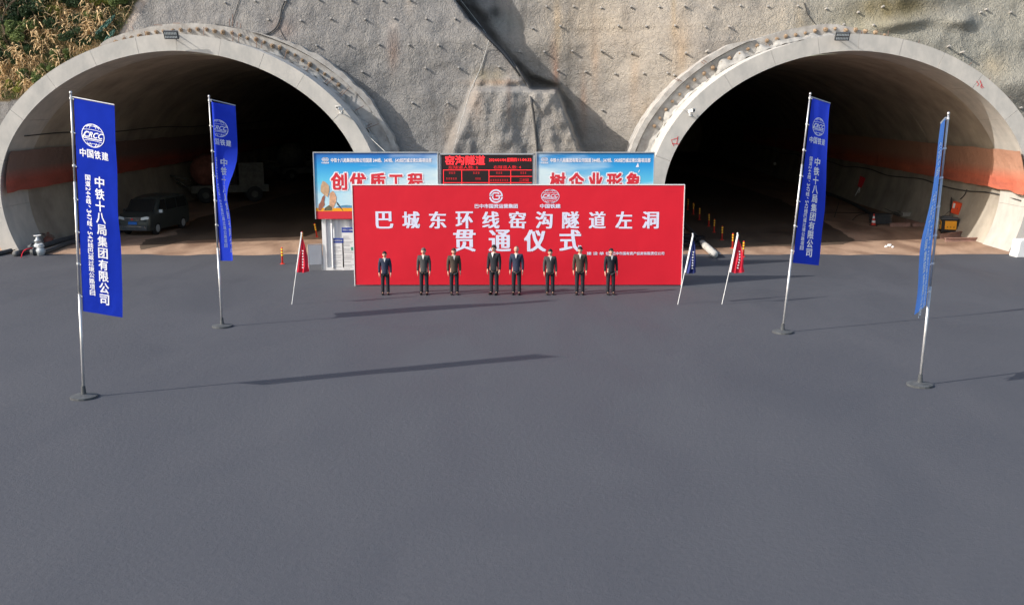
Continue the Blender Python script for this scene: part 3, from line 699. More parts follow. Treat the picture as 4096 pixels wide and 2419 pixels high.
# ------------------------------------------------------------------ floodlights and security cameras on the rings
def floodlight(px, py, label):
    c = at_y(px, py, YF - .45); t = empty('floodlight', (c.x, YF, c.z - .1), 0, label, 'floodlight', 'floodlights at the crowns of the tunnels')
    rot = Matrix.Rotation(R(28), 3, 'X'); m = MB(); d = Vector((0, -.42, .1))
    m.box(d, (.62, .10, .36), rot); hs = m.build('housing', M['dark_steel'], t)
    for i in range(8):
        for j in range(2):
            e = MB(); e.box(d + rot @ Vector((-.24 + .068 * i, -.056, -.08 + .16 * j)), (.045, .02, .10), rot); e.build('led_module', M['lamp_glass'], hs)
    b = MB(); b.tube([(-.2, 0, .1), (-.2, -.4, .1)], .02, 6); b.tube([(.2, 0, .1), (.2, -.4, .1)], .02, 6); b.tube([(-.2, -.01, .1), (.2, -.01, .1)], .02, 6); b.build('bracket', M['dark_steel'], t)
floodlight(684, 140, 'black rectangular floodlight on the crown of the left tunnel ring')
floodlight(3370, 146, 'black rectangular floodlight on the crown of the right tunnel ring')
def cctv(px, py, sx, label):
    c = at_y(px, py, YF - .3); t = empty('security_camera', (c.x, YF, c.z), 0, label, 'security camera', 'white security cameras on the tunnel rings')
    m = MB(); rot = Matrix.Rotation(R(-12), 3, 'X') @ Matrix.Rotation(R(25 * sx), 3, 'Z'); m.box((0, -.32, .05), (.13, .34, .12), rot); m.build('body', M['white'], t)
    m = MB(); m.box((0, -.33, .125), (.17, .40, .02), rot); m.build('sunshield', M['white'], t)
    m = MB(); q = rot @ Vector((0, -.18, 0)); m.lathe(Vector((0, -.32, .05)) + q, [(.045, .01), (.045, -.02)], 10, 'y'); m.build('lens', M['glass'], t)
    m = MB(); m.tube([(0, 0, -.1), (0, -.16, -.08), (0, -.22, 0)], .025, 6); m.box((0, -.01, -.1), (.12, .02, .14)); m.build('bracket', M['white'], t)
cctv(1358, 440, -1, 'small white security camera on the right flank of the left tunnel ring')
cctv(2766, 450, 1, 'small white security camera on the left flank of the right tunnel ring')

# ------------------------------------------------------------------ site office container, billboards, LED board
YB = 40.0
def rect(px0, py0, px1, py1, Y):
    a = at_y(px0, py1, Y); b = at_y(px1, py0, Y); return a.x, a.z, b.x, b.z
cx0 = at_y(1290, 900, YB + .2).x; cx1 = at_y(2605, 900, YB + .2).x; ct_ = at_y(1500, 868, YB + .2).z
con = empty('container_office', ((cx0 + cx1) / 2, YB + .2, 0), 0, 'white corrugated site office container under the blue billboards', 'container')
w_ = (cx1 - cx0); m = MB(); n = int(w_ / .12); prof = []
for i in range(n + 1):
    x = -w_ / 2 + w_ * i / n; ph = i % 4; prof.append((x, 0 if ph in (0, 1) else .045))
vs = []
for x, d in prof: vs += [(x, d, .1), (x, d, ct_ - .1)]
m.add(vs, [(2 * i, 2 * i + 2, 2 * i + 3, 2 * i + 1) for i in range(n)])
m.box((0, 1.25, ct_ / 2), (w_ - .02, 2.3, ct_ - .22)); m.build('wall_panel', M['white_sheet'], con)
for x in (-w_ / 2 + .06, w_ / 2 - .06): m = MB(); m.box((x, 0, ct_ / 2), (.16, .12, ct_)); m.build('corner_post', M['white'], con)
m = MB(); m.box((0, 0, .06), (w_, .13, .12)); m.build('bottom_rail', M['white'], con)
m = MB(); m.box((0, 1.2, ct_ + .03), (w_ + .1, 2.6, .06)); m.build('roof', M['white_sheet'], con)
m = MB(); x = at_y(1326, 940, YB).x - (cx0 + cx1) / 2; m.tube([(x - .06, -.03, ct_), (x - .02, -.07, ct_ - .15), (x, -.07, ct_ - .3), (x, -.07, .1)], .045, 8); m.build('downpipe', M['white'], con)
# notice sheets on the container wall
def notice(px0, py0, px1, py1, title, label, seed):
    Y = YB + .14; a, b, c, d = rect(px0, py0, px1, py1, Y); t = empty('notice_sheet', ((a + c) / 2, Y, b), 0, label, 'notice', 'printed notice boards on the container wall')
    W, H = c - a, d - b
    m = MB(); m.box((0, .015, H / 2), (W, .03, H)); m.build('board', M['white'], t)
    m = MB(); m.box((0, -.004, H - .10), (W, .006, .20)); m.build('header', M['blueprint'], t)
    m = MB(); text_into(m, title, (-W * .42, H - .13, W * .42, H - .07), lambda u, v: (u, -.011, v), .03); m.build('title_lettering', M['print'], t)
    m = MB(); random.seed(seed); z = H - .36
    while z > .1:
        if random.random() < .85: m.box((-W * .42 + (ww := random.uniform(.4, .82) * W) / 2, -.003, z), (ww, .004, .014))
        z -= .055
    m.build('text_lines', M['greyprint'], t)
    return t, W, H
t, W, H = notice(1330, 952, 1373, 1120, '信息公示安全告知', 'lower printed notice with dark blue header on the container wall', 3)
t, W, H = notice(1373, 910, 1420, 1110, '中铁十八局集团', 'taller printed notice with green mark beside the banner edge', 4)
m = MB(); m.box((W * .30, -.008, H - .86), (.16, .004, .13)); m.build('green_mark', M['green_print'], t)
random.seed(11)

def billboard(px0, px1, skymat, label, big, bigrects, lettx, logox):
    a, b, c, d = rect(px0, 612, px1, 876, YB); t = empty('billboard', ((a + c) / 2, YB, b), 0, label, 'billboard', 'blue sky billboards over the container office')
    cx = (a + c) / 2; W, H = c - a, d - b
    inv = Matrix.Translation((-cx, -YB, -b))
    def add(mb_, nm, mt): o = mb_.build(nm, mt, t); o.matrix_parent_inverse = inv; return o
    m = MB(); m.add([(a, YB, b), (c, YB, b), (c, YB, d), (a, YB, d)], [(0, 1, 2, 3)]); m.box((cx, YB + .06, (b + d) / 2), (W - .01, .10, H - .01)); o = add(m, 'printed_panel', M[skymat])
    m = MB(); hw = .018
    m.box((cx, YB + .03, d + hw), (W + .07, .14, .036)); m.box((a - hw, YB + .03, (b + d) / 2), (.036, .14, H)); m.box((c + hw, YB + .03, (b + d) / 2), (.036, .14, H)); add(m, 'frame', M['galv'])
    fn = lambda y: (lambda u, v: (u, YB - y, v))
    m = MB(); z0 = b; z1 = at_y(1300, 832, YB).z; z2 = at_y(1300, 845, YB).z; z3 = at_y(1300, 851, YB).z
    m.add([(a, YB - .004, b), (c, YB - .004, b), (c, YB - .004, z2), (a, YB - .004, z2)], [(0, 1, 2, 3)]); add(m, 'red_border', M['redprint'])
    m = MB(); m.add([(a, YB - .006, z2), (c, YB - .006, z2), (c, YB - .006, z1), (a, YB - .006, z1)], [(0, 1, 2, 3)]); add(m, 'gold_border', M['yellow'])
    # slogan: white outlined red characters
    mw = MB(); mr = MB()
    for chh, (x0, y0, x1, y1) in zip(big, bigrects):
        r_ = rect(x0, y0, x1, y1, YB); e = .03
        text_into(mw, chh, (r_[0] - e, r_[1] - e, r_[2] + e, r_[3] + e), fn(.006), .075)
        text_into(mr, chh, r_, fn(.013), .034)
    add(mw, 'slogan_outline', M['print']); add(mr, 'slogan_lettering', M['redprint'])
    m = MB(); r_ = rect(lettx[0], 633, lettx[1], 650, YB); text_into(m, '中铁十八局集团有限公司国道 244线、347线、542线巴城过境公路项目部', r_, fn(.008), .02); add(m, 'company_lettering', M['print'])
    m = MB(); L_ = at_y(logox, 638, YB); globe_logo(m, L_.x, L_.z, .135, .075, fn(.008), .012)
    r_ = rect(logox - 15, 648, logox + 15, 655, YB); text_into(m, '中国铁建', r_, fn(.008), .02); add(m, 'logo', M['print'])
    return t, add, fn
rs = [(1325, 691, 1387, 760), (1401, 692, 1463, 761), (1480, 692, 1541, 760), (1556, 699, 1612, 758), (1631, 693, 1691, 760)]
BL, addL, fn = billboard(1265, 1749, 'sky1', 'left billboard with blue sky print, red slogan and hands holding a trowel', '创优质工程', rs, (1324, 1726), 1301)
rs = [(2199, 691, 2262, 760), (2275, 691, 2337, 760), (2354, 691, 2411, 757), (2427, 692, 2490, 760), (2505, 691, 2562, 760)]
BR, addR, fn2 = billboard(2146, 2616, 'sky2', 'right billboard with pale blue sky print, red slogan and white doves', '树企业形象', rs, (2201, 2602), 2178)
def poly_print(add, pts, y, nm, mt):
    m = MB(); q = [at_y(a, b, YB - y) for a, b in pts]; m.add(q, [tuple(range(len(q)))]); add(m, nm, mt)
P3 = lambda x, y: (1230 + .3263 * x, 580 + .3263 * y)
poly_print(addL, [P3(*p) for p in ((335, 805), (560, 805), (560, 745), (480, 735), (420, 742), (350, 760))], .004, 'printed_hills', mat('print_hills', (.10, .26, .40), .7, .2, 3))
poly_print(addL, [P3(*p) for p in ((133, 803), (136, 730), (160, 700), (180, 640), (205, 612), (215, 640), (205, 690), (212, 730), (180, 780), (165, 803))], .008, 'printed_hand', mat('print_hand_dark', (.30, .12, .08), .7, .3, 6))
poly_print(addL, [P3(*p) for p in ((190, 803), (215, 770), (265, 740), (270, 690), (268, 600), (285, 580), (310, 565), (335, 590), (355, 640), (350, 700), (330, 740), (300, 803))], .009, 'printed_hand', mat('print_hand', (.58, .33, .20), .7, .3, 8))
poly_print(addL, [P3(*p) for p in ((205, 803), (215, 770), (262, 738), (300, 760), (300, 803))], .011, 'printed_sleeve', mat('print_sleeve', (.13, .12, .07), .8, .4, 14))
poly_print(addL, [P3(*p) for p in ((160, 570), (163, 500), (185, 442), (215, 450), (262, 500), (268, 560), (247, 640), (200, 610))], .012, 'printed_brick', mat('print_brick', (.50, .33, .20), .8, .2, 9))
poly_print(addL, [P3(*p) for p in ((354, 695), (368, 705), (440, 806), (432, 806), (364, 730))], .008, 'printed_trowel', M['cable'])
poly_print(addR, [(2543, 668), (2548, 660), (2552, 651), (2554, 660), (2556, 668), (2548, 669)], .006, 'printed_dove', M['print'])
poly_print(addR, [(2553, 688), (2556, 682), (2559, 677), (2558, 684), (2554, 691)], .006, 'printed_dove', M['print'])

# LED board
a, b, c, d = rect(1757, 615, 2141, 876, YB)
led = empty('led_board', ((a + c) / 2, YB, b), 0, 'black LED board with red tunnel name and clock between the two billboards', 'LED board'); inv = Matrix.Translation((-(a + c) / 2, -YB, -b))
def addE(mb_, nm, mt): o = mb_.build(nm, mt, led); o.matrix_parent_inverse = inv; return o
m = MB(); m.box(((a + c) / 2, YB + .14, (b + d) / 2), (c - a - .002, .2, d - b)); addE(m, 'cabinet', M['galv'])
m = MB(); sa, sb, sc_, sd = rect(1769, 621, 2130, 876, YB); m.box(((sa + sc_) / 2, YB + .025, (sb + sd) / 2), (sc_ - sa, .03, sd - sb)); addE(m, 'screen', M['led_off'])
m = MB(); 
for x in (a + .04, c - .04): m.box((x, YB + .01, (b + d) / 2), (.06, .06, d - b))
m.box(((a + c) / 2, YB + .01, d - .02), (c - a, .06, .04)); addE(m, 'frame', M['galv'])
fe = lambda u, v: (u, YB + .004, v)
m = MB(); text_into(m, '窑沟隧道', rect(1781, 623, 1940, 660, YB), fe, .02); addE(m, 'led_lettering', M['led'])
m = MB(); text_into(m, '2024/01/04', rect(1956, 635, 2024, 646, YB), fe, .004); text_into(m, '星期四', rect(2027, 632, 2067, 647, YB), fe, .004); text_into(m, '11:04:22', rect(2072, 634, 2126, 645, YB), fe, .004); addE(m, 'led_lettering', M['led'])
m = MB(); text_into(m, '左隧道人数: 5', rect(1793, 663, 1911, 677, YB), fe, .0); text_into(m, '右隧道人数: 4', rect(1974, 662, 2084, 676, YB), fe, .0); text_into(m, '二衬班', rect(2077, 714, 2116, 727, YB), fe, .0)
def dashes(x0, x1, y, k):
    for i in range(k):
        r_ = rect(lerp(x0, x1, i / k), y - 4, lerp(x0, x1, (i + .6) / k), y + 4, YB); z = (r_[1] + r_[3]) / 2
        for dz in (-.03, .0, .03): m.box(((r_[0] + r_[2]) / 2, YB + .007, z + dz), (r_[2] - r_[0], .004, .010))
for args in ((1796, 1824, 692, 3), (1893, 1921, 692, 3), (1985, 2012, 692, 3), (2082, 2108, 692, 3), (1785, 1830, 715, 5), (1902, 1925, 715, 3), (1962, 2036, 721, 8)): dashes(*args)
addE(m, 'led_small_print', M['led_dim'])
m = MB()
def ledline(x0, y0, x1, y1): 
    p, q = at_y(x0, y0, YB), at_y(x1, y1, YB); m.box(((p.x + q.x) / 2, YB + .007, (p.z + q.z) / 2), (max(.018, abs(q.x - p.x)), .004, max(.018, abs(q.z - p.z))))
ledline(1772, 680.5, 2128, 680.5); ledline(1957, 706, 2128, 706); ledline(1772, 731, 2128, 731)
for x in (1774, 1956, 1847, 2043): ledline(x, 681, x, 738)
addE(m, 'led_grid', M['led'])

# ------------------------------------------------------------------ red ceremony backdrop
YR = 36.5
a = at_y(1409, 741, YR).x; c = at_y(2737, 741, YR).x; d = at_y(2048, 741, YR).z
bk = empty('ceremony_backdrop', ((a + c) / 2, YR, 0), 0, 'wide red backdrop with white Chinese lettering and two round logos', 'banner'); inv = Matrix.Translation((-(a + c) / 2, -YR, 0))
def addB(mb_, nm, mt): o = mb_.build(nm, mt, bk); o.matrix_parent_inverse = inv; return o
m = MB(); m.add([(a, YR, .05), (c, YR, .05), (c, YR, d), (a, YR, d)], [(0, 1, 2, 3)]); m.box(((a + c) / 2, YR + .035, d / 2 + .02), (c - a - .01, .06, d - .07)); addB(m, 'banner_panel', M['banner'])
m = MB(); m.box(((a + c) / 2, YR + .04, d + .014), (c - a + .05, .12, .028)); m.box((a - .014, YR + .04, d / 2), (.028, .12, d)); m.box((c + .014, YR + .04, d / 2), (.028, .12, d)); addB(m, 'frame', M['white'])
for i in range(5):
    x = lerp(a + .3, c - .3, i / 4); m = MB(); m.tube([(x, YR + .12, d - .1), (x, YR + .12, .05)], .03, 6); m.tube([(x, YR + .12, d * .8), (x, YR + 1.3, .05)], .025, 6); addB(m, 'strut', M['galv'])
fr = lambda u, v: (u, YR - .006, v)
m = MB()
for i, chh in enumerate('巴城东环线窑沟隧道左洞'):
    x = 1538 + 106.4 * i; text_into(m, chh, rect(x - 34, 846, x + 34, 914, YR), fr, .034, song=True)
addB(m, 'headline_lettering', M['bannerprint'])
m = MB()
for i, chh in enumerate('贯通仪式'):
    x = 1858 + 141.3 * i; text_into(m, chh, rect(x - 44, 919, x + 44, 1006, YR), fr, .034, song=True)
addB(m, 'headline_lettering', M['bannerprint'])
m = MB(); text_into(m, '巴中市国资运营集团', rect(1899, 816, 2071, 833, YR), fr, .03); text_into(m, '中国铁建', rect(2160, 816, 2242, 833, YR), fr, .03)
addB(m, 'company_lettering', M['bannerprint'])
m = MB(); text_into(m, '建 设 单 位：', rect(2347, 1007, 2448, 1020, YR), fr, .02); text_into(m, '巴中市国有资产投资有限责任公司', rect(2450, 1007, 2657, 1020, YR), fr, .02); addB(m, 'small_lettering', M['bannerprint'])
m = MB(); q = at_y(2201, 785, YR); globe_logo(m, q.x, q.z, .325, .25, fr, .016); addB(m, 'logo', M['bannerprint'])
m = MB(); q = at_y(1984, 785, YR); r_ = .222
for t0, t1 in ((8, 172), (188, 352)):
    strip(m, [(q.x + r_ * math.cos(R(t)), q.z + r_ * math.sin(R(t))) for t in [t0 + (t1 - t0) * k / 18 for k in range(19)]], .055, fr)
strip(m, [(q.x + .115, q.z + .085), (q.x + .06, q.z + .12), (q.x - .08, q.z + .12), (q.x - .12, q.z + .07), (q.x - .12, q.z - .06), (q.x - .08, q.z - .115), (q.x + .08, q.z - .115), (q.x + .12, q.z - .07), (q.x + .12, q.z + .0)], .05, fr)
strip(m, [(q.x - .01, q.z + .015), (q.x + .245, q.z + .015)], .045, fr); strip(m, [(q.x - .245, q.z + .03), (q.x - .12, q.z + .03)], .045, fr)
addB(m, 'logo', M['bannerprint'])

# ------------------------------------------------------------------ tall feather flags on poles
def flag(top, low, Y, W, H, theta, label, back=False, sag=.16, bottomcut=0):
    """theta(u,v): plan heading in radians of the cloth at width fraction u, height fraction v"""
    p1 = at_y(*top, Y); p2 = at_y(*low, Y); dx = (p2.x - p1.x) / (p1.z - p2.z); base = Vector((p1.x + dx * p1.z, Y, 0))
    t = empty('feather_flag', base, 0, label, 'flag', 'tall blue flags in front of the tunnels')
    inv = Matrix.Translation(-base)
    def add(mb_, nm, mt, sm=False): o = mb_.build(nm, mt, t, smooth=sm); o.matrix_parent_inverse = inv; return o
    pole = lambda z: Vector((p1.x + dx * (p1.z - z), Y, z))
    m = MB(); m.tube([pole(0), pole(2.4)], .034, 10); m.tube([pole(2.4), pole(4.9)], .028, 10); m.tube([pole(4.9), pole(p1.z)], .022, 10); m.lathe(pole(p1.z), [(.028, -.02), (.034, .02), (.02, .05)], 8); add(m, 'pole', M['metal'], True)
    m = MB(); m.lathe(base, [(.30, 0), (.30, .05), (.06, .09), (.045, .28)], 16); add(m, 'base', M['dark_steel'])
    zt = p1.z - .10; NU, NV = 24, 130; S_ = {}
    def surf(u, v):
        # integrate heading along u
        uu = max(0.0, u / W); k = int(uu * 24); x = y = 0; du = W / 24
        for i in range(k): th = theta((i + .5) / 24, v); x += math.cos(th) * du; y += math.sin(th) * du
        fr_ = uu * 24 - k; th = theta(min(1, (k + .5) / 24), v); x += math.cos(th) * du * fr_; y += math.sin(th) * du * fr_
        z = zt - v * H - sag * uu * (1 - .2 * v)
        b_ = pole(zt - v * H); o_ = .06 if not back else -.06
        return Vector((b_.x + o_ + x, b_.y + y, z))
    def nrm(u, v):
        e = .01; a_ = surf(min(W, u + e), v) - surf(max(0, u - e), v); b_ = surf(u, min(1, v + e)) - surf(u, max(0, v - e)); n_ = a_.cross(b_)
        if n_.length < 1e-9: return Vector((0, -1, 0))
        n_.normalize(); return n_
    vs = []; fs = []
    for j in range(NV + 1):
        for i in range(NU + 1): vs.append(surf(W * i / NU, j / NV))
    for j in range(NV):
        for i in range(NU): o = j * (NU + 1) + i; fs.append((o, o + 1, o + NU + 2, o + NU + 1))
    m = MB(); m.add(vs, fs); cl = add(m, 'cloth', M['backlit_blue' if back else 'blue'], True)
    m = MB(); r0 = pole(zt + .02); r1 = surf(W, 0) + Vector((0, 0, .015)); m.tube([r0, surf(.0, 0) + Vector((0, 0, .02)), r1], .016, 6); add(m, 'top_rod', M['metal'])
    for k in range(7):
        z = zt - H * k / 6.5; m = MB(); m.tube([pole(z), pole(z) + Vector((.065 if not back else -.065, -.01, -.03))], .012, 5); m.lathe(pole(z), [(.036, -.02), (.036, .02)], 8); add(m, 'clip', M['white'])
    m = MB(); sgn = 1 if not back else -1
    def fnn(u, vdown):   # vdown metres below the top
        v = vdown / H; p = surf(u, v); n_ = nrm(u, v)
        if n_.dot(Vector((0, 0, CAMH)) - p) < 0: n_ = -n_
        return p + n_ * (.011 if back else .008)
    f2 = lambda u, vv: fnn(u, -vv)
    globe_logo(m, .45 * W, -.73, .25 * W / .9, .245, f2, .014)
    for i, chh in enumerate('中国铁建'): x = .45 * W + (i - 1.5) * .168; text_into(m, chh, (x - .072, -1.22, x + .072, -1.04), f2, .02)
    add(m, 'logo', M['print_backlit' if back else 'print'])
    m = MB(); y = 1.60
    for chh in '中铁十八局集团有限公司': text_into(m, chh, (.56 * W - .105, -y - .235, .56 * W + .105, -y), f2, .022); y += .262
    L_ = y - 1.60; add(m, 'company_lettering', M['print_backlit' if back else 'print'])
    m = MB(); y = 1.60; txt = '国道244线、347线、542线巴城过境公路项目'; unit = L_ / 21.6
    for chh in txt:
        ad = .62 if chh.isdigit() else (.8 if chh == '、' else 1.0); x = .27 * W
        if chh == '、': text_into(m, chh, (x - .01, -y - unit * .45, x + .045, -y - unit * .1), f2, .02)
        elif chh.isdigit(): text_into(m, chh, (x - .055, -y - unit * .56, x + .055, -y - .005), f2, .02, rot=True)
        else: text_into(m, chh, (x - .06, -y - unit * .9, x + .06, -y), f2, .02)
        y += ad * unit
    add(m, 'project_lettering', M['print_backlit' if back else 'print'])
    return t
nz = lambda a, b, c_: noise.noise(Vector((a, b, c_)))
flag((283, 374), (311, 1012), 22.0, .92, 4.68, lambda u, v: R(-6) + R(9) * nz(u * 2.2, v * 2, 1) + R(6) * nz(u * 5, v * 5, 1), 'large blue flag nearest the left edge, turned full face to the camera')
flag((836, 388), (872, 1012), 29.5, .92, 4.68, lambda u, v: R(lerp(lerp(101, 15, sstep(.26, .36, u)), lerp(62, 101, sstep(.44, .56, u)), sstep(.18 if u > .45 else .45, .62 if u > .45 else .85, v)) + 6 * nz(u * 3, v * 4, 2)), 'blue flag with a deep twisted fold standing before the left tunnel')
flag((3241, 378), (3167, 1012), 28.7, .92, 4.68, lambda u, v: R(lerp(40, 20, sstep(.1, .7, v))) + R(14) * nz(u * 2.5, v * 3, 6) + R(8) * nz(u * 6, v * 4, 3), 'blue flag on a leaning pole standing before the right tunnel')
flag((3794, 457), (3735, 1012), 23.0, .92, 4.3, lambda u, v: R(180 + lerp(62, 53, sstep(.05, .8, v))) + R(7) * nz(u * 3, v * 4, 8), 'backlit blue flag seen edge on from behind, nearest the right edge', back=True, sag=.10)

# ------------------------------------------------------------------ small drooping flags
def droop(px, py, Y, mt, label, seed, txt=True, spread=.46, hang=1.25):
    p = at_y(px, py, Y); t = empty('small_flag', (p.x, Y, 0), 0, label, 'flag', 'small drooping flags beside the backdrop')
    ln = .42; PX = lambda z: -ln * (1 - z / p.z)
    m = MB(); m.tube([(PX(0), 0, 0), (0, 0, p.z)], .014, 6); m.sphere((0, 0, p.z), .03, 8, 6); m.build('pole', M['white'], t)
    m = MB(); vs = []; fs = []; NU, NV = 30, 26; zt = p.z - .03; h_ = min(hang, zt - .25)
    def S2(i, j):
        u, v = i / NU, j / NV; z = zt - v * h_ * (1 + .12 * u * (1 - u)) ; left = PX(z) + .015; wd = spread * (.06 + v ** .75)
        return Vector((left + wd * u + .05 * v * noise.noise(Vector((u * 2, v * 3, seed))), -.02 - .07 * v * (1 + math.sin(u * 13 + seed + v * 2)) * (1 - .5 * u) + .04 * noise.noise(Vector((u * 4, v * 4, seed))), z - .18 * u * (1 - v)))
    for j in range(NV + 1):
        for i in range(NU + 1): vs.append(S2(i, j))
    for j in range(NV):
        for i in range(NU): o = j * (NU + 1) + i; fs.append((o, o + 1, o + NU + 2, o + NU + 1))
    m.add(vs, fs); m.build('cloth', M[mt], t, smooth=True)
    m = MB(); m.tube([S2(0, 0) + Vector((0, -.02, 0)), S2(0, NV) + Vector((0, -.02, 0))], .026, 6); m.build('white_sleeve', M['white'], t)
    m = MB(); ff = lambda u, v: tuple(S2(int(max(0, min(1, u)) * NU), int(max(0, min(1, v)) * NV)) + Vector((0, -.03, 0)))
    for k in range(7):
        q = S2(int(NU * .55), int(NV * (.40 + .08 * k))); m.box((q.x, q.y - .09, q.z), (.05, .004, .035), Matrix.Rotation(.5 + k, 3, 'Y'))
    m.build('faint_print', M['print'], t)
droop(2950, 934, 33, 'redcloth', 'drooping red flag with faint white print to the right of the backdrop', 1)
droop(2771, 936, 33, 'navy', 'drooping navy blue flag just right of the red backdrop', 2, spread=.34)
droop(1206, 932, 33, 'redcloth', 'drooping red flag to the left of the container office', 4, spread=.40)
# white framed board left of the office
p = at_y(1259, 978, 40); t = empty('white_board', (p.x, 40, 0), R(24), 'small blank white board with grey frame beside the container', 'board')
m = MB(); m.box((0, 0, p.z - .42), (.5, .03, .78)); m.build('panel', M['white'], t)
m = MB()
for x in (-.27, .27): m.tube([(x, 0, 0), (x, 0, p.z)], .018, 6)
m.tube([(-.27, 0, p.z), (.27, 0, p.z)], .018, 6); m.build('frame', M['galv'], t)

# ------------------------------------------------------------------ bollards
def make_bollard():
    t = empty('warning_post', (0, 0, 0), 0, None, 'post', 'red and yellow warning posts along the tunnel lanes')
    m = MB(); m.lathe((0, 0, 0), [(.10, 0), (.10, .02), (.06, .035)], 14); m.build('foot', M['red_plastic'], t)
    m = MB(); m.lathe((0, 0, 0), [(.040, .02), (.038, .66), (.034, .70), (.02, .71)], 14); m.build('shaft', M['red_plastic'], t, True)
    for z in (.36, .48, .60): m = MB(); m.lathe((0, 0, 0), [(.0415, z), (.0415, z + .055)], 14); m.build('reflector_band', M['ylw_band'], t)
    return t
bp = [(2751, 839, 'farthest'), (2773, 858, 'second farthest'), (2797.5, 879, 'third farthest'), (2834.6, 906, 'fourth farthest'), (2856, 930, 'fifth farthest'), (2887.5, 960, 'shaded but nearest'), (2930, 993, 'sunlit')]
proto = make_bollard(); used = False
def put_bollard(loc, label, lean=0):
    global used
    o = proto if not used else copy_tree(proto); used = True
    o.location = loc; o['label'] = label; o['group'] = 'red and yellow warning posts along the tunnel lanes'; o['category'] = 'post'; o.rotation_euler = (0, lean, 0)
for a_, b_, wd in bp: put_bollard(at_z(a_, b_), f'{wd} red warning post with yellow bands in the row entering the right tunnel')
put_bollard(at_z(2973, 1028), 'red warning post with yellow bands right of the drooping red flag')
put_bollard(at_z(1268, 948), 'leaning red warning post at the shadow edge beside the container corner', R(-8))
put_bollard(at_z(1210, 986), 'red warning post with yellow bands behind the drooping red flag')
put_bollard(at_z(1130, 1056), 'red warning post nearest to the folded blue flag, left of the container')

